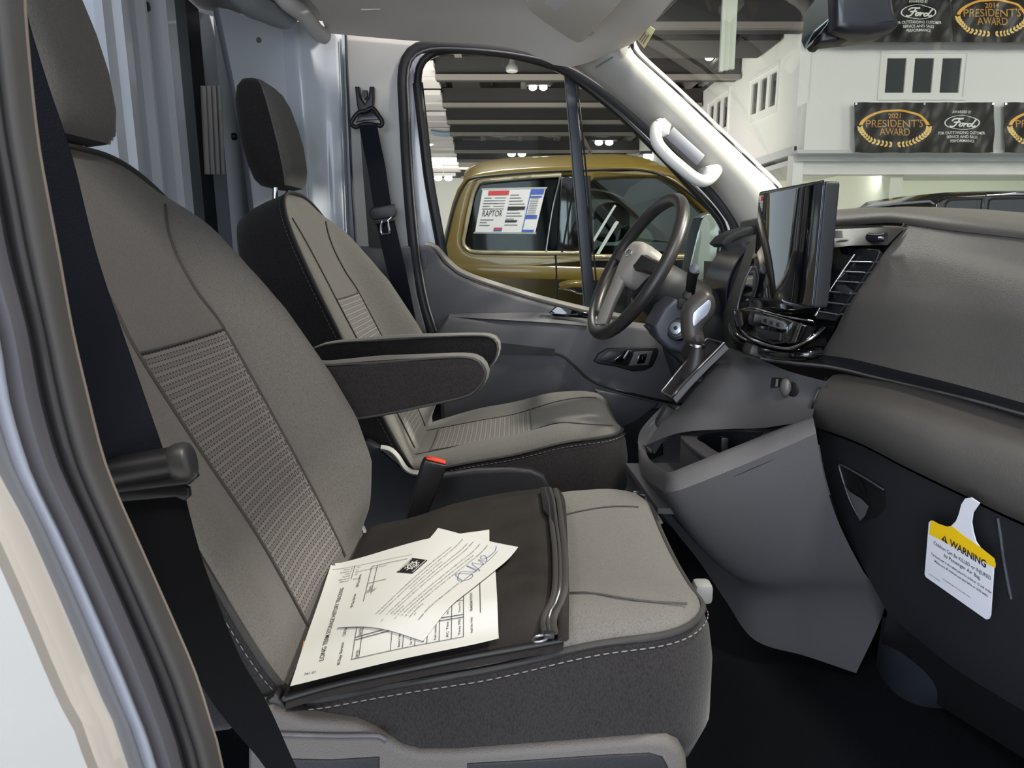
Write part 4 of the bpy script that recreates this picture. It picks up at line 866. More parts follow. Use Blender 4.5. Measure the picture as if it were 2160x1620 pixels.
onplate('latch_keyhole', gb_, [(1816, 1014), (1822, 1012), (1830, 1022), (1834, 1042), (1824, 1034)], BLK, hl_, .006, .003)
# air duct in the dark footwell
dk = thing('footwell_duct', 'dark blue grey plastic duct hanging low in the passenger footwell', 'duct')
coons('duct_shell', LX([(1862, 1300, .70), (1960, 1380, .72), (2066, 1400, .74)], 16), LX([(1842, 1490, .80), (1886, 1540, .80), (2000, 1486, .80)], 16), LX([(1862, 1300, .70), (1848, 1400, .74), (1842, 1490, .80)], 12), LX([(2066, 1400, .74), (2050, 1446, .77), (2000, 1486, .80)], 12), mat('duct_plastic', (42, 45, 52), .35), dk, bulge=(-.02, 0, 0), thick=.02, nrm=(1, 0, 0))
core = [(.72, .74), (.9, .70), (1.15, .655), (1.32, .61), (1.5, .575), (2.3, .575)]
loft('dash_core', [[Vector((x, y, .80)), Vector((x, y, .47)), Vector((1.08, y, .47)), Vector((1.08, y, .80))] for y, x in core], BLK, da, angle=20)
# ---- instrument binnacle and driver side of the dash
bo = [(1484, 640), (1486, 600), (1497, 563), (1520, 528), (1550, 506), (1590, 492), (1660, 480), (1720, 520), (1720, 700), (1560, 720), (1526, 690), (1500, 664)]
bn = pl('binnacle', bo, 1.84, .30, PLASD, da, .0)
bpy.data.objects.remove(bn)
fY = lambda l, Y: [Vector((p.x, Y, p.z)) for p in [P(x, y, 2.12) for x, y in l]]
be = cr(bo, 60, True)
bn = loft('binnacle', [fY([(1080+(x-1080)*k+(1-k)*540, 515+(y-515)*k+(1-k)*70) for x, y in be], Y) for k, Y in ((.96, 2.14), (1, 2.12), (1, 2.0), (1, 1.86), (.985, 1.845), (.9, 1.845), (.88, 1.87))], PLASD, da, angle=50)
lp = [P(x-11, y-1, 2.12) for x, y in cr([(1492, 640), (1491, 606), (1500, 570), (1520, 536), (1546, 512)], 16)]
grid('binnacle_face', [[Vector((p.x, Y, p.z)) for p in lp] for Y in (2.10, 2.0, 1.88)], mat('cluster_lens', (36, 39, 54), .22), bn, thick=.004, nrm=(1, 0, 0))
pl('outer_hood', [(1518, 514), (1532, 498), (1560, 484), (1600, 474), (1660, 466), (1660, 490), (1600, 494), (1560, 504), (1530, 522)], 2.10, .12, PLASD, da, .006, seg=3)
rowsS = [V3(cr([tuple(PX(1598, 500, .53)), tuple(PX(1575, 590, .482)), tuple(PX(1556, 648, .472)), tuple(PX(1545, 692, .468)), tuple(PX(1548, 724, .472))], 20)), LX([(1586, 506, .54), (1560, 590, .505), (1538, 640, .505), (1528, 690, .505), (1530, 720, .505)], 20), LX([(1576, 520, .57), (1546, 594, .56), (1524, 645, .56), (1512, 690, .56), (1518, 722, .56)], 20)]
grid('stack_surround', rowsS, SOFT, da, angle=70)
pl('driver_lower_dash', [(1400, 668), (1432, 652), (1480, 650), (1530, 668), (1560, 690), (1560, 760), (1500, 780), (1440, 850), (1404, 740)], 1.84, .06, PLASD, da, .02, seg=3)
pl('lower_cover', [(1362, 690), (1376, 678), (1400, 700), (1448, 760), (1448, 775), (1420, 752), (1392, 722)], 1.80, .04, PLASD, da, .006)
ig = pl('ignition_panel', [(1378, 688), (1400, 650), (1424, 630), (1446, 640), (1452, 720), (1440, 748), (1410, 738), (1388, 716)], 1.735, .12, mat('panel_slate', (54, 55, 66), .45), da, .010, seg=3)
c_ = P(1427, 693, 1.728); ax = Vector((-.45, -.85, .25))
disc('lock_bezel', c_, ax, .0265, .02, BLK, ig, 32, .004); disc('lock_ring', c_ + ax.normalized()*.003, ax, .021, .01, mat('lock_dark', (60, 60, 66), .3), ig, 32, .003)
disc('key_lock', c_ + ax.normalized()*.008, ax, .0145, .01, SATIN, ig, 32, .002); disc('key_slot', c_ + ax.normalized()*.0088, ax, .005, .003, BLK, ig, 16, .001)
rbox('blank_switch', P(1440, 640, 1.73), (.022, .008, .022), PLASD, ig, .003); disc('dimmer_knob', P(1449, 622, 1.725), (-.4, -.9, .2), .011, .012, BLK, ig, 20, .003)
# ---- centre stack in gloss black
q0 = LX([(1598, 500, .53), (1754, 479, .56), (1850, 476, .595), (1915, 477, .618)], 24)
q1 = LX([(1548, 724, .472), (1632, 748, .495), (1729, 753, .544)], 24)
e0 = V3(cr([tuple(q0[0]), tuple(PX(1575, 590, .482)), tuple(PX(1556, 648, .472)), tuple(PX(1545, 692, .468)), tuple(q1[0])], 20))
e1 = V3(cr([tuple(q0[-1]), tuple(PX(1876, 518, .592)), tuple(PX(1833, 580, .564)), tuple(PX(1785, 645, .545)), tuple(q1[-1])], 20))
cs = coons('centre_stack', q0, q1, e0, e1, GLOSS, da)
tube('stack_trim', LX([(1586, 562, .474), (1571, 592, .466), (1560, 630, .464), (1554, 662, .462)], 20), .0016, SATIN, cs, 6)
tube('stack_chin', LX([(1546, 686, .455), (1556, 712, .455), (1590, 732, .466), (1640, 746, .48), (1690, 748, .50), (1728, 742, .53)], 40), .011, GLOSS, cs, 10)
ctrim = LX([(1556, 672, .452), (1563, 692, .45), (1578, 710, .452), (1610, 724, .46), (1640, 732, .468), (1668, 734, .476), (1692, 724, .486), (1716, 710, .50), (1738, 690, .522)], 50)
tube('chin_trim', ctrim, .0030, CHROME, cs, 8)
fs = Fr(PX(1620, 680, .462), PX(1650, 684, .47)-PX(1600, 678, .458), Vector((.15, 0, 1)))
cpn = [PX(*q) for q in ((1562, 654, .462), (1590, 652, .464), (1660, 672, .478), (1722, 690, .50), (1700, 722, .49), (1640, 728, .472), (1580, 706, .456), (1564, 690, .456))]
plate('control_panel', [to2(fs, cpn)], Fr(fs.at(0, 0, -.002), fs.U, fs.V), .02, GLOSS, cs, .004)
def on_fs(px, py, lift): return PP(px, py, fs.at(0, 0, lift), fs.N)
def fsplate(name, outl, lift, depth, m, par, bev=.0015): return plate(name, [to2(fs, [on_fs(x, y, lift) for x, y in outl])], Fr(fs.at(0, 0, lift), fs.U, fs.V), depth, m, par, bev)
disc('control_knob', on_fs(1584, 670, .016), fs.N, .0135, .02, BLK, cs, 24, .003)
bt = fsplate('button_plate', [(1602, 670), (1608, 665), (1650, 678), (1655, 684), (1652, 694), (1646, 695), (1606, 682)], .004, .006, PLASG, cs)
for x, y in ((1614, 676), (1626, 680), (1640, 684)): fsplate('climate_button', [(x-4, y-4), (x+4, y-3), (x+4, y+5), (x-4, y+4)], .006, .003, BLK, bt, .001)
fsplate('tray_slot', [(1592, 690), (1600, 692), (1646, 702), (1644, 718), (1600, 712)], .001, .004, BLK, cs, .001)
fsplate('side_gloss', [(1658, 690), (1672, 678), (1690, 682), (1676, 722), (1660, 724)], .003, .004, mat('mirror_black', (24, 22, 22), .03, coat=1), cs)
tube('upper_trim', LX([(1560, 655, .462), (1588, 650, .464), (1640, 664, .475), (1680, 672, .486), (1716, 678, .50)], 30), .0018, CHROME, cs, 6)
# ---- air vent and strip beside the screen
av = Fr(PX(1790, 600, .548), PX(1830, 600, .560)-PX(1760, 600, .538), Vector((.30, -.12, 1)))
def on_av(px, py, lift=0): return PP(px, py, av.at(0, 0, lift), av.N)
def avplate(name, outl, lift, depth, m, par, bev=.001): return plate(name, [to2(av, [on_av(x, y, lift) for x, y in outl])], Fr(av.at(0, 0, lift), av.U, av.V), depth, m, par, bev)
vent = avplate('air_vent', [(1803, 528), (1812, 524), (1850, 525), (1855, 532), (1850, 545), (1812, 600), (1770, 660), (1758, 676), (1720, 672), (1722, 664), (1760, 606)], .004, .006, mat('vent_black', (16, 18, 22), .3), da)
for a, b in (((1798, 553), (1843, 554)), ((1783, 574), (1828, 576)), ((1769, 594), (1814, 597)), ((1755, 616), (1799, 620)), ((1741, 638), (1784, 643)), ((1728, 657), (1769, 664))):
    p, q = on_av(*a, .008), on_av(*b, .008)
    grid('vent_slat', [[p + Vector((-.002, 0, .001)), q + Vector((-.002, 0, .001))], [p + Vector((.009, 0, .003)), q + Vector((.009, 0, .003))]], BLK, vent, thick=.0022, nrm=(0, 0, -1))
    tube('slat_edge', [p + Vector((-.003, 0, .001)), q + Vector((-.003, 0, .001))], .0010, SATIN, vent, 6)
tube('vent_bar', [on_av(1803, 536, .008), on_av(1780, 568, .008), on_av(1748, 616, .008), on_av(1720, 666, .008)], .0022, CHROME, vent, 8)
avplate('vent_tab', [(1760, 602), (1780, 600), (1796, 612), (1790, 622), (1770, 618)], .012, .008, PLASD, vent, .002)
coons('upper_strip', LX([(1760, 484, .556), (1850, 480, .588), (1908, 481, .612)], 12), LX([(1760, 522, .538), (1800, 518, .552), (1872, 517, .586)], 12), LX([(1760, 484, .556), (1760, 522, .538)], 4), LX([(1908, 481, .612), (1872, 517, .586)], 4), mat('strip_gloss', (34, 33, 32), .4, spec=.3), da)
hz_ = tube('strip_switch', LX([(1832, 500, .572), (1850, 502, .574), (1868, 500, .578)], 10), 0, mat('switch_black', (30, 30, 36), .15), da, 12, flat=(.007, .005, (-1, 0, 0)))
tube('switch_bar', LX([(1854, 502, .568), (1862, 502, .570)], 4), .002, SATIN, hz_, 6)
avplate('strip_glint', [(1757, 486), (1776, 486), (1778, 502), (1757, 502)], .008, .002, mat('glint_grey', (120, 120, 120), .3), da, .001)  # glint of the glossy strip drawn as a small pale plate
# ---- touchscreen
TL, TR, BR_, BL = PX(1601, 406, .478), PX(1737, 381, .500), PX(1713, 650, .497), PX(1585, 630, .475)
fT = Fr(BL, BR_-BL, TL-BL)
def scr(k): return to2(fT, [TL, TR, BR_, BL])
def rc(pts, r):
    out = []; n = len(pts)
    for i in range(n):
        a, b, c = Vector(pts[i-1]), Vector(pts[i]), Vector(pts[(i+1) % n]); u = (a-b).normalized(); v = (c-b).normalized()
        for t in (0, .25, .5, .75, 1): out.append(tuple((b+u*r)*(1-t)**2 + b*2*t*(1-t) + (b+v*r)*t*t))
    return out
s4 = [(p[0], p[1]) for p in scr(0)]
ts = plate('touchscreen', [rc(s4, .007)], Fr(fT.at(0, 0, -.003), fT.U, fT.V), .026, PLASD, da, .004, seg=3, label='wide black touchscreen standing proud of the dash')
cx, cy = sum(p[0] for p in s4)/4, sum(p[1] for p in s4)/4
plate('screen_glass', [rc([(cx+(x-cx)*.992, cy+(y-cy)*.992) for x, y in s4], .006)], fT, .004, mat('screen_black', (8, 8, 10), .025, spec=1.0, coat=1), ts, .001)
tube('screen_rim', [fT.at(x, y, -.002) for x, y in rc(s4, .007)], .0016, mat('rim_dark', (40, 46, 56), .2, metal=.6), ts, 6, closed=True)
rbox('screen_mount', fT.at(.10, .06, -.05), (.05, .09, .08), BLK, ts, .008)
# ---- small parts on the centre lower panel
up = da
rbox('socket_block', PX(1590, 738, .462), (.03, .05, .022), mat('block_grey', (46, 44, 44), .5), da, .006, rot=Matrix.Rotation(.3, 3, 'Y'))
# ================================================================== centre console
co = thing('centre_console', 'grey plastic centre console with open storage tray and cup holder', 'console')
fc_ = coons('sloped_face', LX([(1538, 732, .475), (1600, 756, .482), (1660, 782, .495), (1748, 806, .53)], 30), L([(1362, 940, 1.52), (1433, 913, 1.45), (1533, 905, 1.40), (1600, 903, 1.34), (1712, 888, 1.22)], 30),
      V3(cr([tuple(PX(1538, 732, .475)), tuple(P(1500, 776, 1.55)), tuple(P(1440, 852, 1.54)), tuple(P(1395, 892, 1.53)), tuple(P(1362, 940, 1.52))], 24)),
      V3(cr([tuple(PX(1748, 806, .53)), tuple(PX(1722, 850, .525)), tuple(P(1712, 888, 1.22))], 24)), PLAS, co, bulge=(-.004, -.006, .004))
ub = onplate('usb_port', fc_, [(1629, 797), (1650, 797), (1652, 816), (1626, 819)], BLK, da, .0015, .004); onplate('port_tongue', fc_, [(1640, 800), (1645, 800), (1643, 816), (1638, 816)], SATIN, ub, .003, .002)
kd = (on(fc_, 1668, 815, .02)-on(fc_, 1668, 815, 0)).normalized()
disc('knob_well', on(fc_, 1672, 822, .003), kd, .014, .006, BLK, da, 20, .002)
ball('lighter_knob', on(fc_, 1666, 817, .010), (.008, .011, .0165), mat('knob_grey', (84, 80, 78), .4), da, kd.to_track_quat('X', 'Z').to_matrix())
# tray rim, pockets and near wall
rimo = [(1346, 934, 1.53), (1352, 972, 1.46), (1364, 992, 1.38), (1396, 1008, 1.25), (1412, 1010, 1.20), (1450, 997, 1.19), (1560, 950, 1.19), (1640, 916, 1.19), (1716, 884, 1.19)]
rimi = [(1360, 940, 1.53), (1366, 962, 1.46), (1378, 976, 1.38), (1402, 992, 1.26), (1414, 996, 1.225), (1450, 982, 1.215), (1560, 938, 1.215), (1640, 906, 1.215), (1712, 880, 1.215)]
rd = [(1346, 950, 1.53), (1350, 990, 1.45), (1364, 1012, 1.37), (1392, 1032, 1.245), (1410, 1038, 1.19), (1450, 1028, 1.175), (1560, 984, 1.175), (1640, 950, 1.175), (1722, 914, 1.175)]
RO, RI, RD = L(rimo, 60), L(rimi, 60), L(rd, 60)
deep = [p + Vector((.002, .004, -.05)) for p in RI]
grid('tray_rim', [deep, RI, mid(RI, RO, .5, (0, 0, .003)), RO, RD], PLAS, co, angle=60)
tfl = [PZ(x, y, .43) for x, y in ((1366, 950), (1420, 1000), (1560, 945), (1712, 900))]
# tray floor at pocket depth
zf = .405
pocket = [Vector((.235, 1.51, zf)), Vector((.25, 1.24, zf)), Vector((.46, 1.22, zf)), Vector((.46, 1.45, zf)), Vector((.42, 1.52, zf))]
mk('tray_floor', pocket + [p + Vector((0, 0, -.01)) for p in pocket], [(0, 1, 2, 3, 4), (9, 8, 7, 6, 5)] + [(i, (i+1) % 5, 5+(i+1) % 5, 5+i) for i in range(5)], PLAS, co, smooth=False)
pa, pb = PZ(1436, 926, .47), PZ(1504, 974, .455)
dv = [PZ(1436, 924, .475), PZ(1506, 972, .47)]
grid('tray_divider', [[Vector((p.x, p.y, zf)) for p in dv], dv, [p + Vector((.02, .004, .0)) for p in dv], [Vector((p.x+.022, p.y+.004, zf)) for p in dv]], PLAS, co, angle=30)
# cup holder shelf with a round well
shf = [PZ(x, y, .478) for x, y in cr([(1436, 922), (1450, 912), (1480, 905), (1540, 904), (1600, 904), (1690, 890), (1640, 912), (1560, 948), (1508, 972)], 60, True)]
fz = Fr((0, 0, .478), (1, 0, 0), (0, 1, 0))
well = [PZ(x, y, .478) for x, y in cr([(1470, 924), (1490, 912), (1530, 907), (1580, 908), (1610, 914), (1560, 938), (1524, 955), (1502, 946), (1488, 936)], 48, True)]
plate('cup_shelf', [[(p.x, p.y) for p in shf], [(p.x, p.y) for p in well]], fz, .006, PLAS, co, .001)
wb = [Vector((p.x, p.y, .40)) for p in well]; cwell = sum(wb, Vector())/len(wb)
loft('cup_well', [[p + Vector((0, 0, -.003)) for p in well], [p*.97+cwell*.03 for p in wb], [p*.4+cwell*.6 for p in wb]], PLASD, co, False, True)
rbox('cup_finger', PZ(1526, 945, .462), (.014, .018, .045), BLK, co, .003)
# small pocket ahead of the shifter
sp_ = [(1366, 924, 1.535), (1372, 902, 1.545), (1388, 884, 1.55), (1402, 872, 1.55), (1414, 878, 1.54), (1400, 896, 1.535), (1384, 912, 1.53), (1372, 930, 1.53)]
ring = V3(cr([tuple(P(*q)) for q in sp_], 40, True)); cr_ = sum(ring, Vector())/len(ring)
loft('coin_pocket', [[p + (p-cr_).normalized()*.004 for p in ring], ring, [p + Vector((.012, .01, -.03)) for p in ring]], PLASG, co, False, True)
rbox('pocket_block', P(1404, 884, 1.545) + Vector((0, 0, .004)), (.028, .03, .05), PLASD, co, .005, rot=Matrix.Rotation(.5, 3, 'Y'))
grid('front_nose', [L([(1345, 934, 1.535), (1350, 910, 1.56), (1370, 884, 1.575), (1398, 856, 1.58)], 16), L([(1362, 940, 1.52), (1368, 918, 1.53), (1385, 895, 1.535), (1432, 856, 1.54)], 16)], PLAS, co, thick=.02, nrm=(.6, 0, -.8))
# near side wall of the console
bot = L([(1352, 994, 1.45), (1380, 1060, 1.44), (1424, 1120, 1.43), (1476, 1186, 1.42), (1530, 1266, 1.40), (1592, 1350, 1.38), (1700, 1384, 1.36), (1806, 1420, 1.36)], 60)
sidew = coons('side_wall', RD, bot, V3([RD[0], (RD[0]+bot[0])/2, bot[0]]), L([(1722, 914, 1.175), (1740, 1010, 1.20), (1774, 1112, 1.24), (1828, 1216, 1.29), (1862, 1268, 1.33), (1806, 1420, 1.36)], 3, False), PLAS, co)
bpy.data.objects.remove(sidew)
rs = L([(1722, 914, 1.175), (1738, 1005, 1.19), (1770, 1105, 1.22), (1824, 1210, 1.27), (1868, 1272, 1.32), (1806, 1420, 1.36)], 24)
ls = L([(1346, 950, 1.53), (1348, 972, 1.50), (1352, 994, 1.45)], 24)
RD2 = RD
coons('side_wall', RD2, bot, ls, rs, PLAS, co, bulge=(0, -.01, 0), angle=50)
tube('wall_seam', L([(1400, 1040, 1.20), (1440, 1042, 1.185), (1500, 1024, 1.18), (1600, 982, 1.178), (1722, 930, 1.18)], 30), .0013, PLASD, co, 6)
back = [p + Vector((.05, .08, .0)) for p in bot]
grid('far_wall', [bot, back], PLASD, co)
# little parts between console and seat
fl_ = thing('floor_latch', 'dark metal seat track and pale fan of trim between seat and console', 'seat track')
pl('latch_arm', [(1347, 1000), (1356, 1010), (1385, 1060), (1420, 1105), (1412, 1112), (1378, 1075), (1352, 1030)], 1.47, .02, mat('arm_dark', (46, 46, 50), .5), fl_, .006)
for k in range(4): pl('trim_fin', [(1367+6*k, 1072+9*k), (1377+6*k, 1068+9*k), (1382+6*k, 1077+9*k), (1372+6*k, 1081+9*k)], 1.36, .012, PLASL, fl_, .002)
tube('track_clip', L([(1336, 1044, 1.5), (1340, 1040, 1.5), (1362, 1046, 1.5), (1364, 1058, 1.48)], 10), .005, SATIN, fl_, 6)
# ================================================================== gear lever
gl_ = thing('gear_lever', 'gear lever with silver inlaid grip rising from a slotted chrome gate', 'gear lever')
gn, gf = L([(1417, 838, 1.50), (1460, 790, 1.50), (1527, 724, 1.50)], 12), L([(1396, 826, 1.60), (1446, 764, 1.60), (1492, 714, 1.60)], 12)
grid('gate_frame', [gn, mid(gn, gf, .16), mid(gn, gf, .5, (.012, 0, -.012)), mid(gn, gf, .84), gf], mat('gate_black', (34, 33, 34), .25), gl_, thick=.014, nrm=(.66, 0, -.75))
tube('gate_trim', V3(cr([tuple(p) for p in gn], 12)) + list(reversed(V3(cr([tuple(p) for p in gf], 12)))), .0024, mat('gate_trim', (140, 132, 130), .25, metal=.8), gl_, 6, closed=True)
grid('gate_side', [[p + Vector((.002, -.002, -.002)) for p in gn], [p + Vector((.009, -.005, -.010)) for p in gn]], mat('gate_side_grey', (50, 51, 55), .5), gl_, thick=.006, nrm=(.3, .9, -.3))
tube('boot', [P(1462, 800, 1.55), P(1466, 775, 1.55), P(1470, 750, 1.55), P(1472, 728, 1.55)], [.026, .021, .016, .014], mat('boot_leather', (36, 35, 38), .45), gl_, 14)
disc('boot_ring', P(1472, 724, 1.55), (.1, -.1, 1), .0165, .006, CHROME, gl_, 24, .002)
go = [(1447, 718), (1443, 690), (1444, 660), (1452, 642), (1468, 626), (1488, 614), (1502, 617), (1512, 630), (1514, 650), (1507, 672), (1494, 686), (1488, 700), (1490, 726), (1460, 728)]
kn = pl('grip', go, 1.525, .052, mat('grip_leather', (62, 58, 56), .42), gl_, .021, smooth=60, seg=6)
pl('grip_inlay', [(1461, 664), (1470, 652), (1482, 642), (1495, 632), (1501, 638), (1500, 650), (1493, 664), (1480, 676), (1463, 690)], 1.5225, .008, SATIN, kn, .002, smooth=40)
# ================================================================== steering wheel
T_, B_ = P(1424, 421, 1.95), P(1260, 700, 1.95); WC = (T_+B_)/2; WR = (T_-B_).length/2
WV = (T_-B_).normalized(); WN = (WV.cross(Vector((0, 1, 0))).normalized() + Vector((0, -.15, 0))).normalized(); WU = WV.cross(WN).normalized()
sw = thing('steering_wheel', 'black leather steering wheel with grey hub and three spokes', 'steering wheel')
def wp(u, v, n=0): return WC + WU*u + WV*v + WN*n
tube('rim', [wp(WR*math.cos(2*PI*i/72), WR*math.sin(2*PI*i/72)) for i in range(72)], .0165, mat('wheel_leather', (44, 42, 42), .38, bump=.1, scale=600, kind='grain'), sw, 16, closed=True)
HUB = mat('hub_plastic', (150, 143, 138), .5)
hl2 = cr([(-.062, .02), (-.058, .045), (-.03, .058), (.03, .058), (.058, .045), (.062, .02), (.044, -.025), (.022, -.05), (-.022, -.05), (-.044, -.025)], 60, True)
loft('hub_pad', [[wp(x*k, y*k, n) for x, y in hl2] for k, n in ((1.0, -.03), (1.05, .0), (1.03, .018), (.95, .027), (.75, .032), (.4, .034), (.1, .035))], HUB, sw, angle=70)
for sg in (-1, 1):
    loft('spoke', [[wp(sg*u, v0+dv_*s_*1.0, n+dn) for dv_, dn in ((1, 0), (.7, .012), (-.7, .012), (-1, 0), (-.7, -.012), (.7, -.012))] for u, v0, s_, n in ((.05, .012, .024, .012), (.10, .012, .020, .006), (WR-.02, .012, .018, 0), (WR-.004, .012, .016, 0))], BLK, sw, angle=60)
loft('lower_spoke', [[wp(dx*w_, v, n+dn) for dx, dn in ((1, 0), (.7, .012), (-.7, .012), (-1, 0), (-.7, -.012), (.7, -.012))] for v, w_, n in ((-.03, .032, .02), (-.10, .026, .012), (-WR+.02, .03, 0), (-WR+.004, .028, 0))], HUB, sw, angle=60)
tube('spoke_rim', [wp(-.05, -WR+.03, .006), wp(0, -WR+.016, .012), wp(.05, -WR+.03, .006)], .004, SATIN, sw, 8)
em_ = tube('emblem_ring', [wp(.024*math.cos(2*PI*i/40), .022+.010*math.sin(2*PI*i/40), .0355) for i in range(40)], .0016, CHROME, sw, 6, closed=True)
for a, b in (((-.016, .017), (-.010, .028)), ((-.006, .016), (0, .028)), ((.005, .016), (.012, .027))): tube('emblem_stroke', [wp(*a, .0362), wp(*b, .0362)], .0016, CHROME, em_, 6)
loft('column_shroud', [[wp(math.cos(2*PI*k/32)*r, math.sin(2*PI*k/32)*r*.92 - dv_, -n) for k in range(32)] for n, r, dv_ in ((.02, .04, .01), (.03, .062, .012), (.06, .074, .016), (.12, .082, .022), (.20, .088, .028), (.28, .09, .03))], PLASD, da, angle=60)
stk = thing('wiper_stalk', 'short black wiper stalk beside the steering column', 'stalk')
tube('stalk_arm', [P(1450, 650, 1.78), P(1455, 620, 1.74), P(1460, 585, 1.71), P(1464, 570, 1.70)], [.010, .011, .012, .013], BLK, stk, 14)
disc('stalk_cap', P(1464, 566, 1.695), (-.25, -.9, .35), .0115, .012, mat('stalk_grey', (70, 72, 84), .4), stk, 20, .003)
# ================================================================== warning tag on the glovebox
tgth = thing('warning_tag', 'white and yellow air bag warning tag hooked over the glovebox lid', 'tag')
k0, k1, k2, k3 = PX(1954, 1213, .600), PX(2090, 1306, .628), PX(2101, 1176, .610), PX(1963, 1097, .578)
ft = Fr(k0, k1-k0, k3-k0)
def tg_pt(px, py): return PP(px, py, k0, ft.N)
outl = [(1954, 1210), (1957, 1216), (2084, 1305), (2090, 1304), (2093, 1296), (2100, 1190), (2097, 1178), (2090, 1170), (2072, 1155), (2062, 1141), (2056, 1120), (2053, 1100), (2056, 1080), (2070, 1060), (2052, 1048), (2040, 1050), (2032, 1062), (2026, 1084), (2020, 1098), (2010, 1108), (1998, 1110), (1980, 1104), (1967, 1097), (1963, 1100)]
plate('tag_card', [to2(ft, [tg_pt(x, y) for x, y in outl])], Fr(ft.at(0, 0, .003), ft.U, ft.V), .0016, TAGW, tgth, .0)
q4 = [PP(x, y, ft.at(0, 0, .003), ft.N) for x, y in ((1954, 1213), (2091, 1307), (2100, 1180), (1963, 1098))]
gt = quadmap(*q4, lift=.0004)
yl = Print(gt); yl.poly([(gt_u, gt_v) for gt_u, gt_v in ((.005, .745), (.998, .70), (.998, .955), (.93, .99), (.80, .985), (.33, .985), (.20, .99), (.06, 1.0), (.02, .985))])
yl = Print(gt); yo = [(1960, 1127), (2099, 1198), (2100, 1190), (2097, 1178), (2085, 1168), (2070, 1156), (2030, 1128), (2010, 1111), (1998, 1111), (1980, 1105), (1967, 1098), (1963, 1100)]
fp = Fr(ft.at(0, 0, .0034), ft.U, ft.V)
plate('tag_header', [to2(fp, [PP(x, y, fp.O, fp.N) for x, y in yo])], fp, .0003, YEL, tgth)
pr = Print(gt)
pr.text('WARNING', .335, .785, .0115, 'LEFT', width=.55*gt.w, bold=.025, l=.0004)
pr.poly([(.20, .80), (.305, .785), (.255, .90)], .0004)
pr.text('Children Can Be KILLED or INJURED', .52, .635, .0062, 'CENTER', width=.88*gt.w, bold=.006)
pr.text('by Passenger Air Bag.', .54, .535, .0062, 'CENTER', width=.56*gt.w, bold=.006)
pr.text('The back seat is the safest place for children 12 and under.', .52, .425, .0046, 'CENTER', width=.94*gt.w, bold=.006)
pr.text('Make sure all children use seat belts or child seats.', .53, .335, .0046, 'CENTER', width=.82*gt.w, bold=.006)
pr.text('TO BE REMOVED BY CUSTOMER ONLY', .48, .125, .0022, 'CENTER', width=.44*gt.w)
pr.text('www.airbag', .04, .055, .0020, 'LEFT', width=.18*gt.w)
pr.out('tag_print', INK, tgth)
ex = Print(gt); ex.rect(.248, .825, .259, .868, .0008).rect(.248, .805, .259, .816, .0008); ex.out('tag_mark', YEL, tgth)
# ================================================================== showroom around the van (setting)
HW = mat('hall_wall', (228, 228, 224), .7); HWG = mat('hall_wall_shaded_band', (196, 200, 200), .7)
DARKC = mat('dark_ceiling', (66, 62, 60), .85); BEAM = mat('beam_paint', (120, 114, 110), .7); BEAMD = mat('dark_beam', (44, 42, 42), .8)
HF = -.65
def box(name, x0, x1, y0, y1, z0, z1, m, parent=None):
    v = [(x, y, z) for z in (z0, z1) for x, y in ((x0, y0), (x1, y0), (x1, y1), (x0, y1))]
    return mk(name, v, [(0, 3, 2, 1), (4, 5, 6, 7), (0, 1, 5, 4), (1, 2, 6, 5), (2, 3, 7, 6), (3, 0, 4, 7)], m, parent, smooth=False)
tag(box('floor', -12, 16, -8, 44, HF-.2, HF, mat('polished_floor', (200, 196, 190), .25)), 'pale polished showroom floor around the vehicles', 'floor', kind='structure')
tag(box('wall_far', -12, 4.9, 43, 43.3, HF, CEIL, HW), 'distant pale showroom wall beyond the olive pickup', 'wall', kind='structure')
tag(box('wall_end', 15.6, 16, -8, 13, HF, CEIL, HW), 'plain pale showroom wall far ahead of the van', 'wall', kind='structure')
cl = thing('ceiling', 'dark open showroom ceiling with beams and joists', 'ceiling', kind='structure')
box('deck', -12, 16, -2, 44, CEIL, CEIL+.2, DARKC, cl)
for i, y in enumerate((9.0, 12.0, 15.5, 18.5, 21.0, 23.2, 27.5, 30.5, 33.5, 38.0)):
    box('cross_beam', -1.5-.044*(y-15.9), 4.4, y, y+.35, CEIL-.62, CEIL-.22, BEAMD, cl)
    box('beam_flange', -1.5-.044*(y-15.9), 4.4, y-.06, y+.06, CEIL-.64, CEIL-.55, BEAM, cl)
for x in (-2.4, -1.1, .2, 1.5, 2.8, 4.0):
    box('joist', x, x+.14, 6, 42, CEIL-.24, CEIL-.02, BEAM, cl)
for x in (-.5, .9, 2.2, 3.4): box('joist', x, x+.06, 6, 42, CEIL-.14, CEIL-.02, BEAMD, cl)
WS = mat('louvre_white', (232, 224, 226), .6)
for i in range(19):
    y = 11.0+1.4*i; xr = -1.52 - .044*(y-15.9); w_ = .9
    box('louvre_slat', -9, xr, y, y+w_, CEIL-.42-.04*(i % 2), CEIL-.36, WS, cl)
box('louvre_back', -9.2, -1.5, 10, 43, CEIL-.2, CEIL-.12, BEAMD, cl)
for k, (y, z) in enumerate(((23.4, CEIL-.5), (23.9, CEIL-.5))):
    tube('blue_pipe', [Vector((x, y, z+.05*math.sin(x*4))) for x in [-2.4+.2*i for i in range(34)]], .05, mat('pale_blue_pipe', (150, 168, 190), .4), cl, 6)
tube('cable_tray', [Vector((1.6, 20, CEIL-.8)), Vector((2.6, 26, CEIL-.8)), Vector((2.2, 31, CEIL-1.0))], .06, BEAM, cl, 6)
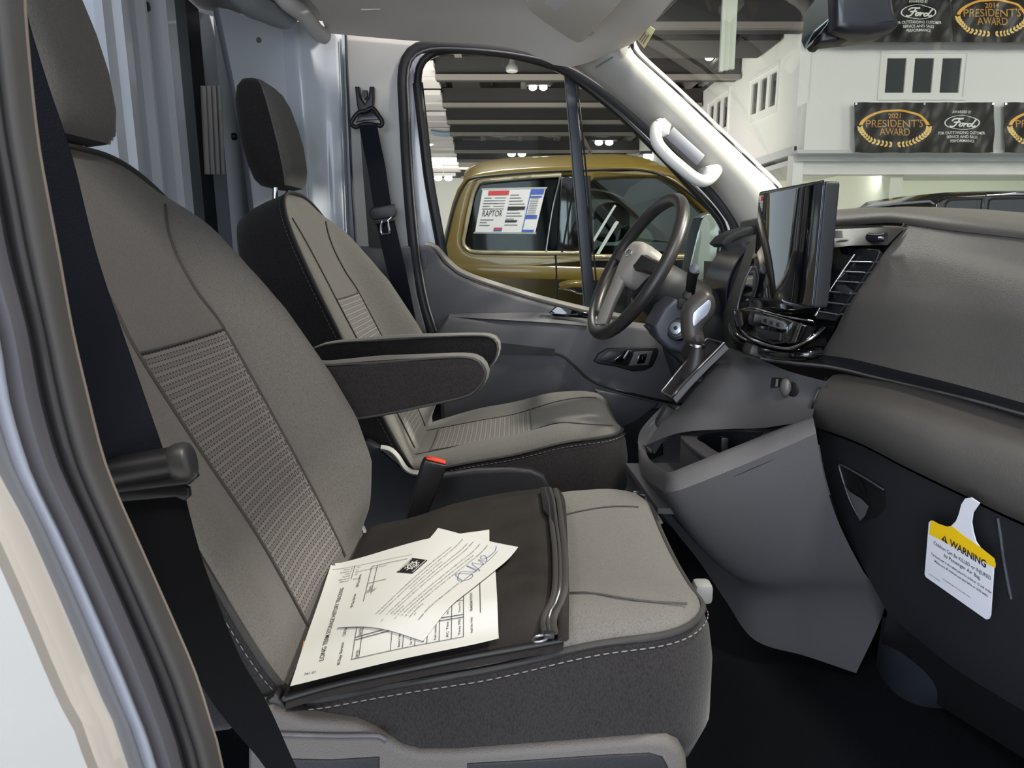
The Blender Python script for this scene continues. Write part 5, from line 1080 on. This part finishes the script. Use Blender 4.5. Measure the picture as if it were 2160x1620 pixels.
# right hand building: side wall, banner wall, recess below
XS = 4.44; YB = 12.4
wsd = thing('wall_side', 'white showroom side wall with two triple windows high up', 'wall', kind='structure')
zb = PX(1680, 316, XS).z; zb2 = PX(1590, 346, XS).z
zbot = (zb+zb2)/2
def wallpoly(name, pts2, fr, depth, m, parent, holes=()): return plate(name, [pts2, *holes], fr, depth, m, parent)
fx = Fr((XS, 0, 0), (0, -1, 0), (0, 0, 1))
def wx(l): return to2(fx, [PX(x, y, XS) for x, y in l])
wA = [(1583, 173), (1641, 134), (1638, 230), (1580, 254)]
wB = [(1494, 221), (1537, 202), (1535, 274), (1492, 296)]
plate('wall_panel', [[(-YB-.16, zbot), (-YB-.16, CEIL), (-43, CEIL), (-43, zbot)], wx(wA), wx(wB)], fx, .2, HW, wsd)
box('wall_lower', XS+1.6, XS+1.8, YB+.1, 43, HF, zbot+.3, mat('lit_tint_wall', (220, 222, 208), .7), wsd)  # white wall, the yellow-green light on it put into the colour
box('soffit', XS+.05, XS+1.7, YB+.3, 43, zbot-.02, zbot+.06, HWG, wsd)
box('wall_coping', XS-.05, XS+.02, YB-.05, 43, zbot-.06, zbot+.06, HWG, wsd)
box('ceiling_rail', XS-.10, XS, YB, 43, CEIL-.17, CEIL, mat('rail_grey', (120, 118, 112), .6), wsd)
DG = mat('dark_window', (62, 68, 70), .08, spec=.8)
def tri_window(name, lab, quad, fn, off, root_kind='structure'):
    """three dark panes between white mullions; quad = the opening's corners (upper left, upper right, lower right, lower left)"""
    t = thing(name, lab, 'window', kind='structure'); q = [fn(*p) for p in quad]
    f = Fr(q[3], q[2]-q[3], q[0]-q[3]); W, H = (q[2]-q[3]).length, (q[0]-q[3]).length
    b = .05*W
    for k in range(3):
        u0, u1 = W*k/3, W*(k+1)/3
        plate('window_sash', [[(u0, 0), (u1, 0), (u1, H), (u0, H)], [(u0+b, b), (u1-b, b), (u1-b, H-b), (u0+b, H-b)]], Fr(f.at(0, 0, .01), f.U, f.V), .06, HW, t)
        plate('window_pane', [[(u0+b*.9, b*.9), (u1-b*.9, b*.9), (u1-b*.9, H-b*.9), (u0+b*.9, H-b*.9)]], Fr(f.at(0, 0, -.02), f.U, f.V), .012, DG, t)
    plate('window_frame', [[(-b*.7, -b*.7), (W+b*.7, -b*.7), (W+b*.7, H+b*.7), (-b*.7, H+b*.7)], [(0, 0), (W, 0), (W, H), (0, H)]], Fr(f.at(0, 0, .03), f.U, f.V), .05, HW, t)
    return t
tri_window('window_2', 'nearer triple window high in the white side wall', [(1583, 173), (1641, 134), (1638, 230), (1580, 254)], lambda x, y: PX(x, y, XS), 0)
tri_window('window_3', 'farther triple window high in the white side wall', [(1494, 221), (1537, 202), (1535, 274), (1492, 296)], lambda x, y: PX(x, y, XS), 0)
wb_ = thing('wall_front', 'white gallery wall facing the van with banners hung on it', 'wall', kind='structure')
fb = plane_y(YB)
zt = P(1900, 368, YB).z
wc = [(1858, 114), (2034, 114), (2029, 205), (1856, 205)]
plate('wall_panel', [[(XS, zt), (14, zt), (14, CEIL), (XS, CEIL)], ppx(wc, YB)], fb, .25, HW, wb_)
tri_window('window_4', 'triple window on the gallery wall between the upper and lower banners', wc, lambda x, y: P(x, y, YB), 0)
pz = lambda y, Y: P(1800, y, Y).z
gal = thing('trim_4', 'white gallery parapet with grey ledge above the recess', 'parapet', kind='structure')
box('gallery_panel', XS+.04, 14, YB-.30, YB-.02, pz(317, YB-.3), pz(216, YB-.3), HW, gal)
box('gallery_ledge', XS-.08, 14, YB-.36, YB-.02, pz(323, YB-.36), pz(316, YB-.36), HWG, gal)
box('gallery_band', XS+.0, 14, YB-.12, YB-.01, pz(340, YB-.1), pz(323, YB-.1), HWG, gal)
box('recess_wall', XS, 14, YB+3.2, YB+3.4, HF, zt+.4, mat('lit_tint_recess', (220, 223, 206), .7), wb_)  # white recess wall with its yellow-green light put into the colour
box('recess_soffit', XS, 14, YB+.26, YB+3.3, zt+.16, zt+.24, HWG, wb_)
box('corner_post', XS-.02, XS+.14, YB-.05, YB+.2, HF, CEIL, HW, wb_)
box('ceiling_block', PX(1436, 168, XS-.5).x-1.2, XS-.02, 19.0, 19.6, CEIL-.72, CEIL, mat('duct_grey', (84, 86, 86), .7), cl)
box('ceiling_duct', .5, XS-.05, 13.2, 14.4, CEIL-.5, CEIL-.02, mat('duct_dark', (58, 56, 56), .7), cl)
for k in range(3): box('ceiling_bracket', XS-.75+.2*k, XS-.7+.2*k, 13.0+1.2*k, 15.0+1.2*k, CEIL-.52, CEIL-.46, BEAMD, cl)
hs = thing('hanging_panel', 'narrow tall pale panel hanging from the dark ceiling', 'panel')
a, b = P(1518, -40, 8.5), P(1516, 148, 8.5)
for k, (x0, x1) in enumerate(((1518, 1526), (1528, 1540), (1542, 1556))):
    p, q = P(x0, 150-5*k, 8.5), P(x1, 150-5*k, 8.5)
    box('panel_leaf', p.x, q.x, 8.5+.06*k, 8.55+.06*k, p.z, CEIL, mat('panel_pale', (206, 212, 198), .4), hs)
# ---- ceiling lamps
EM = mat('lamp_glow', (255, 250, 240), .5, emit=26); HOUS = mat('lamp_housing', (60, 60, 62), .5)
def lamp(px, py, z, lab):
    p = PZ(px, py, z)
    t = thing('ceiling_lamp', lab, 'lamp', 'showroom ceiling lamps')
    s = p.y/26
    box('lamp_housing', p.x-.42*s, p.x+.42*s, p.y-.14*s, p.y+.14*s, p.z+.06*s, p.z+.16*s, HOUS, t)
    for sg in (-1, 1): ball('lamp_lens', p + Vector((sg*.17*s, 0, .0)), (.13*s, .11*s, .085*s), EM, t, n=14, m=8)
    tube('lamp_stem', [p + Vector((0, 0, .15*s)), Vector((p.x, p.y, CEIL))], .02*s, HOUS, t, 6)
ZL = CEIL-.42
for px, py, z, lab in ((1135, 185, ZL, 'twin ceiling lamp highest in the side window, nearest of the row'), (1103, 279, ZL, 'twin ceiling lamp second along the row over the olive pickup'), (1090, 325, ZL, 'twin ceiling lamp third along the row, just above the pickup roof'),
    (895, 302, ZL, 'twin ceiling lamp beside the louvred ceiling, highest at the edge of the door glass'), (915, 349, ZL-.1, 'twin ceiling lamp under the louvred ceiling, second down by the door edge'), (935, 376, ZL-.6, 'twin ceiling lamp low against the distant pale wall'),
    (1274, 301, ZL, 'twin ceiling lamp seen through the small quarter glass, higher one'), (1376, 330, 3.6, 'twin ceiling lamp seen through the quarter glass beside the grab handle'), (1507, 122, ZL, 'bright twin ceiling lamp near the hanging pale panel')):
    lamp(px, py, z, lab)
pd = thing('pendant_speaker', 'grey domed pendant hanging from the dark ceiling', 'pendant')
p = PZ(1080, 152, CEIL-.75)
loft('dome', [[p + Vector((r*math.cos(2*PI*k/20), r*math.sin(2*PI*k/20), z)) for k in range(20)] for r, z in ((.09, 0), (.11, .02), (.11, .08), (.07, .13), (.03, .24))], mat('pendant_grey', (150, 148, 146), .5), pd)
tube('pendant_rod', [p + Vector((0, 0, .22)), Vector((p.x, p.y, CEIL))], .02, HOUS, pd, 6)
for sg in (-1, 1): tube('pendant_wire', [p + Vector((sg*.16, 0, .1)), Vector((p.x+sg*.1, p.y, CEIL))], .008, HOUS, pd, 5)
for px, py in ((984, 178), (994, 291)):
    v = PZ(px, py, CEIL-.3); t = tag(box('ceiling_vent', v.x-.3, v.x+.3, v.y-.25, v.y+.25, CEIL-.35, CEIL-.28, BEAMD), 'square dark ceiling vent ' + ('higher, over the pickup roof' if py < 200 else 'lower, farther along the ceiling'), 'vent', 'ceiling vents')
# ================================================================== banners
VIN = mat('black_vinyl', (26, 25, 25), .38, spec=.3, bump=.15, scale=5, detail=3); GOLD = mat('gold_print', (236, 176, 60), .4); GOLDL = mat('gold_pale', (240, 205, 120), .45); WP = mat('white_print', (232, 232, 228), .5)
STROKES = [[(.0, .72), (.10, .90), (.30, .93), (.55, .90), (.66, .97)], [(.42, .90), (.34, .5), (.24, .12), (.10, .0), (-.02, .10)], [(.14, .50), (.30, .53), (.52, .52)],
 [(.62, .38), (.50, .22), (.56, .06), (.70, .12), (.74, .32), (.64, .40), (.72, .36), (.82, .42)], [(.88, .42), (.86, .2), (.84, .04)], [(.86, .24), (.96, .40), (1.05, .38)],
 [(1.30, .36), (1.16, .38), (1.08, .18), (1.16, .04), (1.30, .16), (1.36, .36)], [(1.50, .92), (1.38, .45), (1.34, .12), (1.42, .02), (1.54, .14)]]
def banner(lab, x0, y0, year, Y=YB-.42):
    a, b, c, d = P(x0, y0+105, Y), P(x0+294, y0+105, Y), P(x0+294, y0, Y), P(x0, y0, Y)
    t = thing('banner', lab, 'banner', 'black award banners')
    W, H = (b-a).length, (d-a).length; rows = []
    f0 = quadmap(a, b, c, d, lift=0)
    if f0.n.y > 0: f0.n = -f0.n
    def rip(u, v): return .018*math.sin(23*u+6*v)*(.3+abs(v-.5)) + .012*math.sin(41*u-9*v+2)
    def f(u, v, l=.006): return a*(1-u)*(1-v)+b*u*(1-v)+c*u*v+d*(1-u)*v + f0.n*(l+rip(u, v)) + Vector((0, 0, -.012*math.sin(PI*u*4)**2*(1-v)))
    f.n, f.w, f.h = f0.n, W, H
    grid('vinyl_sheet', [[f(i/40, j/14, 0) for i in range(41)] for j in range(15)], VIN, t, thick=.006, nrm=-f0.n)
    g = Print(f); g.ring(.285, .50, .255, .36, .90, .05*PI, .95*PI, 40); g.out('gold_arc', GOLD, t)
    lf = Print(f)
    for sg in (-1, 1):
        for i in range(12):
            th = -PI/2 + sg*(.07+.128*i); cu, cv = .285+.245*math.cos(th), .50+.345*math.sin(th)
            tx, ty = -math.sin(th)*sg, math.cos(th)*sg; nx, ny = math.cos(th), math.sin(th)
            for io in (-1, 1):
                L_, w_ = .086, .0245
                dx, dy = tx*.8 + nx*io*.75, ty*.8 + ny*io*.75; dl = math.hypot(dx, dy); dx, dy = dx/dl, dy/dl
                k = H/W
                pts = [(0, 0), (.35, .5), (.7, .4), (1, 0), (.7, -.4), (.35, -.5)]
                lf.poly([(cu + (dx*q*L_ - dy*r*w_*2)*k, cv + dy*q*L_ + dx*r*w_*2) for q, r in pts])
    lf.out('laurel_print', GOLDL, t)
    g = Print(f)
    if year: g.text(year, .285, .685, .07, 'CENTER', bold=.02)
    g.text("PRESIDENT'S", .285, .51, .105, 'CENTER', width=.41*W, bold=.004); g.text('AWARD', .285, .345, .105, 'CENTER', width=.215*W, bold=.004)
    g.out('title_print', mat('bronze_print', (186, 140, 62), .4), t)
    g = Print(f)
    g.ring(.77, .60, .125, .145, .93)
    for s_ in STROKES: g.stroke([(.77-.088+.115*(x+.18*y), .60-.085+.17*y) for x, y in s_], .020)
    g.text('AWARDED BY', .77, .785, .038, 'CENTER', width=.14*W, bold=.01)
    for k, s_ in enumerate((('FOR OUTSTANDING CUSTOMER', .335), ('SERVICE AND SALES', .225), ('PERFORMANCE', .17))):
        g.text(s_[0], .77, .37-.082*k, .040, 'CENTER', width=s_[1]*W, bold=.01)
    g.out('white_print', WP, t)
    for u, v in ((.01, .97), (.5, .97), (.99, .97)): disc('grommet', f(u, v, .008), f0.n, .018, .006, SATIN, t, 10)
banner('black vinyl award banner dated 2021 hung whole under the gallery windows', 1803, 216, '2021')
banner('black award banner cut off by the frame, beside the whole 2021 banner', 2119, 216, None)
banner('black award banner half hidden behind the interior mirror, white oval showing', 1711, -17, None)
banner('black award banner dated 2014 with gold laurel, high above the windows', 2009, -17, '2014')
# ================================================================== olive pickup beyond the driver door
OL = mat('olive_paint', (116, 96, 38), .3, coat=.6); TINT = mat('dark_tint', (10, 11, 12), .05, spec=.25)
tk = thing('pickup_truck', 'olive pickup parked beyond the driver door with a price sheet in its window', 'truck')
YT = 3.62
cab = [(924, 575), (929, 523), (940, 478), (953, 428), (964, 398), (976, 380), (992, 368), (1016, 361), (1060, 355), (1130, 350), (1210, 347), (1300, 345), (1350, 347), (1392, 356), (1432, 374), (1480, 412), (1530, 458), (1570, 492), (1700, 520), (1800, 540), (1800, 900), (924, 900)]
rw = [(980, 510), (984, 486), (992, 446), (1000, 412), (1007, 394), (1020, 385), (1060, 380), (1120, 376), (1184, 372), (1216, 372), (1224, 450), (1228, 531), (1153, 531), (1060, 530), (1000, 529), (986, 522)]
fwn = [(1250, 536), (1248, 460), (1247, 384), (1256, 377), (1323, 373), (1392, 374), (1418, 384), (1440, 402), (1478, 440), (1520, 480), (1530, 505), (1500, 532), (1400, 536)]
pl('cab_side', cab, YT, .10, OL, tk, .03, holes=[rw, fwn], seg=3)
roofl = [(976, 380), (992, 368), (1016, 361), (1060, 355), (1130, 350), (1210, 347), (1300, 345), (1350, 347), (1392, 356), (1432, 374)]
r0 = [p + Vector((0, .03, 0)) for p in L([(x, y+3, YT) for x, y in roofl], 30)]
grid('roof', [[p + Vector((0, dy, dz)) for p in r0] for dy, dz in ((0, 0), (.10, .05), (.3, .085), (.9, .10), (1.5, .085), (1.75, .04))], OL, tk, thick=.02, nrm=(0, 0, -1))
far_c = [(p.x, p.z) for p in (P(x, y, YT) for x, y in cab)]; 
fh = [[(p.x, p.z) for p in (P(x, y, YT) for x, y in w_)] for w_ in (rw, fwn)]
plate('far_side', [far_c, *fh], plane_y(YT+1.75), .08, OL, tk, .01)
pl('rear_window', [(976, 512), (1000, 380), (1200, 368), (1240, 372), (1246, 536), (980, 534)], YT+.06, .012, TINT, tk)
pl('front_window', [(1240, 372), (1400, 366), (1540, 500), (1520, 540), (1242, 540)], YT+.07, .008, glass('truck_glass', (150, 160, 156), .06), tk)
pl('window_post', [(1183, 372), (1246, 370), (1252, 534), (1176, 534)], YT-.004, .03, mat('post_black', (18, 16, 17), .08, coat=.6), tk, .006)
tube('post_trim', L([(1182, 372, YT-.006), (1166, 440, YT-.006), (1152, 531, YT-.006)], 12), .006, CHROME, tk, 6)
tube('post_trim', L([(1214, 372, YT-.010), (1202, 440, YT-.010), (1186, 531, YT-.010)], 12), .005, mat('gap_black', (8, 8, 8), .4), tk, 6)
tr = mat('window_trim', (176, 166, 140), .3, metal=.4)
tube('window_trim', L([(1230, 533, YT), (1153, 533, YT), (1060, 532, YT), (1000, 531, YT), (985, 524, YT), (977, 512, YT), (982, 484, YT), (990, 444, YT), (998, 408, YT), (1006, 391, YT), (1020, 382, YT), (1120, 373, YT), (1184, 369, YT)], 60), .010, tr, tk, 6)
tube('window_trim', L([(1540, 520, YT), (1500, 538, YT), (1400, 541, YT), (1250, 541, YT)], 20), .010, tr, tk, 6)
tube('roof_drip', L([(935, 540, YT), (958, 440, YT), (984, 384, YT), (1010, 374, YT), (1120, 364, YT), (1220, 360, YT), (1340, 358, YT), (1400, 372, YT), (1460, 412, YT), (1530, 474, YT)], 50), .006, BLK, tk, 6)
tube('door_gap', L([(1172, 536, YT-.001), (1174, 600, YT-.001), (1172, 700, YT-.001)], 12), .005, BLK, tk, 6)
tube('body_crease', L([(926, 566, YT+.004), (1000, 572, YT), (1200, 576, YT), (1600, 590, YT)], 20), 0, OL, tk, 8, flat=(.03, .004, (0, -1, 0)))
hd_ = tube('door_handle', L([(1182, 604, YT-.03), (1200, 599, YT-.045), (1230, 599, YT-.045), (1250, 603, YT-.03)], 16), 0, OL, tk, 10, flat=(.018, .012, (0, -1, 0)))
pl('handle_base', [(1208, 594), (1240, 594), (1244, 616), (1226, 620), (1212, 614)], YT-.01, .02, BLK, tk, .004)
tube('handle_trim', L([(1178, 608, YT-.03), (1200, 612, YT-.03), (1216, 618, YT-.03), (1232, 620, YT-.03)], 16), .005, CHROME, tk, 6)
box('cab_floor', P(930, 600, YT).x, P(1800, 600, YT).x, YT+.12, YT+1.7, HF+.4, HF+.9, BLK, tk)
for x, Y in ((1285, YT+.45), (1300, YT+1.25)):
    c = P(x, 470, Y); rbox('truck_headrest', c, (.14, .28, .20), mat('truck_seat', (66, 66, 70), .7), tk, .05, seg=3)
    rbox('truck_seat_back', c + Vector((-.02, 0, -.42)), (.20, .46, .56), mat('truck_seat_dark', (40, 40, 44), .7), tk, .06, seg=3)
rbox('truck_dash', P(1480, 560, YT+.9), (.45, 1.5, .25), BLK, tk, .05)
pl('window_tape', [(1296, 470), (1300, 466), (1306, 468), (1262, 540), (1256, 538)], YT+.066, .002, mat('clear_tape', (190, 200, 196), .3), tk); pl('window_tape', [(1250, 506), (1272, 470), (1296, 432), (1300, 434), (1254, 510)], YT+.066, .002, mat('clear_tape', (190, 200, 196), .3), tk)
for sx in (940, 1700):
    c = P(sx, 700, YT); c.z = HF+.42
    disc('truck_wheel', c + Vector((0, .02, 0)), (0, -1, 0), .42, .28, RUB, tk, 32, .05)
pt = thing('price_sheet', 'white price sheet with red and blue blocks in the pickup rear window', 'price sheet')
sq = [P(x, y, YT-.012) for x, y in ((1002, 489), (1129, 490), (1151, 398), (1018, 401))]
mk('price_card', sq + [p + Vector((0, .004, 0)) for p in sq], [(0, 1, 2, 3), (7, 6, 5, 4), (0, 4, 5, 1), (1, 5, 6, 2), (2, 6, 7, 3), (3, 7, 4, 0)], mat('card_white', (226, 222, 224), .3), pt, smooth=False)
fq = quadmap(*sq, lift=.002)
if fq.n.y > 0:
    fq.n = -fq.n
    def fq2(u, v, l=.002): return sq[0]*(1-u)*(1-v)+sq[1]*u*(1-v)+sq[2]*u*v+sq[3]*(1-u)*v + fq.n*l
    fq2.n, fq2.w, fq2.h = fq.n, fq.w, fq.h; fq = fq2
mk('card_sleeve', [fq(u, v, .001) for u, v in ((-.02, -.04), (1.02, -.04), (1.02, 0), (-.02, 0))], [(0, 1, 2, 3)], mat('sleeve_edge', (150, 150, 150), .2), pt, smooth=False)
mk('card_sleeve', [fq(u, v, .001) for u, v in ((-.02, 1), (1.02, 1), (1.02, 1.04), (-.02, 1.04))], [(0, 1, 2, 3)], mat('sleeve_edge', (170, 170, 166), .2), pt, smooth=False)
r = Print(fq); r.rect(.10, .87, .43, .98).rect(.30, .06, .44, .105); r.out('red_block', mat('print_red', (204, 50, 60), .4), pt)
r = Print(fq); r.rect(.77, .0, .97, .06).rect(.77, .87, .985, .995).rect(.77, .31, .97, .40).rect(.77, .8, .97, .84); r.rect(.77, .06, .785, .9).rect(.30, .02, .44, .055); r.out('blue_block', mat('print_blue', (60, 90, 180), .4), pt)
r = Print(fq)
for k in range(11):
    if k not in (5, 6, 7): r.rect(.05, .80-.065*k, .05+.12+.05*((k*7) % 3), .815-.065*k)
    r.rect(.22, .80-.065*k, .40, .812-.065*k) if k < 5 else None
    r.rect(.46, .86-.07*k, .60+.04*((k*5) % 4), .875-.07*k)
    r.rect(.80, .78-.04*k, .93, .79-.04*k)
r.rect(.46, .52, .74, .60).rect(.46, .24, .66, .28)
r.text('RAPTOR', .23, .37, .028, 'CENTER', width=.32*fq.w)
r.out('dark_print', INK, pt)
# ---- driver's outside mirror
om = thing('side_mirror', 'tall outside mirror with pale reflection beyond the quarter glass', 'mirror')
pl('mirror_shell', [(1446, 600), (1456, 560), (1470, 490), (1480, 458), (1500, 446), (1532, 447), (1545, 470), (1540, 600), (1520, 640), (1450, 640)], 2.66, .14, mat('shell_black', (34, 40, 48), .4), om, .02, seg=3)
fmr = Fr(P(1485, 520, 2.645), Vector((.80, -.60, 0)), Vector((0, 0, 1)))
pl('mirror_face', [(1450, 590), (1458, 552), (1472, 492), (1480, 466), (1490, 452), (1517, 450), (1516, 500), (1508, 560), (1500, 594)], 2.652, .008, mat('mirror_pale', (214, 222, 212), .12, metal=.55), om, .002)  # reflection of the white van side put into the pale mirror colour
pl('mirror_arm', [(1440, 600), (1560, 590), (1560, 640), (1440, 640)], 2.482, .2, BLK, om, .01)
# ================================================================== black off-roader behind the dashboard
sv = thing('off_roader', 'black boxy off-roader parked below the gallery, roof and windows showing', 'car')
YS = 7.0; BP = mat('black_car_paint', (20, 20, 22), .12, coat=1)
sb_ = [(1966, 560), (1970, 452), (1976, 430), (1986, 419), (2004, 414), (2060, 411), (2140, 409), (2280, 408), (2420, 410), (2460, 450), (2470, 560)]
h1 = [(1992, 450), (1997, 430), (2004, 424), (2040, 422), (2074, 421), (2070, 460), (1992, 460)]; h2_ = [(2084, 460), (2088, 424), (2096, 421), (2160, 420), (2200, 420), (2200, 470), (2084, 470)]; h3_ = [(2215, 470), (2215, 420), (2380, 420), (2420, 470)]
pl('body_side', sb_, YS, .08, BP, sv, .02, holes=[h1, h2_, h3_])
rl = L([(x, y, YS) for x, y in sb_[2:9]], 20)
grid('car_roof', [[p + Vector((0, dy, dz)) for p in rl] for dy, dz in ((.02, 0), (.12, .04), (.8, .05), (1.55, .04), (1.7, 0))], BP, sv, thick=.02, nrm=(0, 0, -1))
plate('far_side', [ppx(sb_, YS), ppx(h1, YS), ppx(h2_, YS), ppx(h3_, YS)], plane_y(YS+1.65), .06, BP, sv)
for w_ in (h1, h2_, h3_): pl('car_window', w_, YS+.05, .006, glass('car_glass', (120, 130, 130), .08), sv)
tube('roof_rail', L([(2080, 412, YS-.01), (2120, 410, YS-.01), (2160, 409, YS-.01)], 6), .012, CHROME, sv, 6)
for x, m_ in ((2120, mat('tan_seat', (150, 100, 60), .6)), (2050, mat('car_seat_dark', (50, 44, 40), .6))): rbox('car_headrest', P(x, 446, YS+.6), (.22, .3, .2), m_, sv, .06, seg=3)
box('car_body', P(1968, 520, YS).x, P(2468, 520, YS).x, YS+.02, YS+1.7, HF+.35, P(2000, 475, YS).z, BP, sv)
for sx in (2020, 2400):
    c = P(sx, 700, YS); c.z = HF+.38; disc('car_wheel', c + Vector((0, -.02, 0)), (0, -1, 0), .38, .25, RUB, sv, 28, .04)
# ------------------------------------------------------------------ put each thing's origin at its base
bpy.context.view_layer.update()
for o in list(C.objects):
    if o.parent is None and o.type == 'EMPTY' and o.location.length < 1e-6 and o.children:
        lo, hi = Vector((1e9,)*3), Vector((-1e9,)*3)
        for ch in o.children_recursive:
            if ch.type == 'MESH':
                for v in ch.bound_box:
                    q = ch.matrix_world @ Vector(v)
                    for k in range(3): lo[k], hi[k] = min(lo[k], q[k]), max(hi[k], q[k])
        b = Vector(((lo.x+hi.x)/2, (lo.y+hi.y)/2, lo.z)); o.location = b
        for ch in o.children: ch.location = ch.location - b
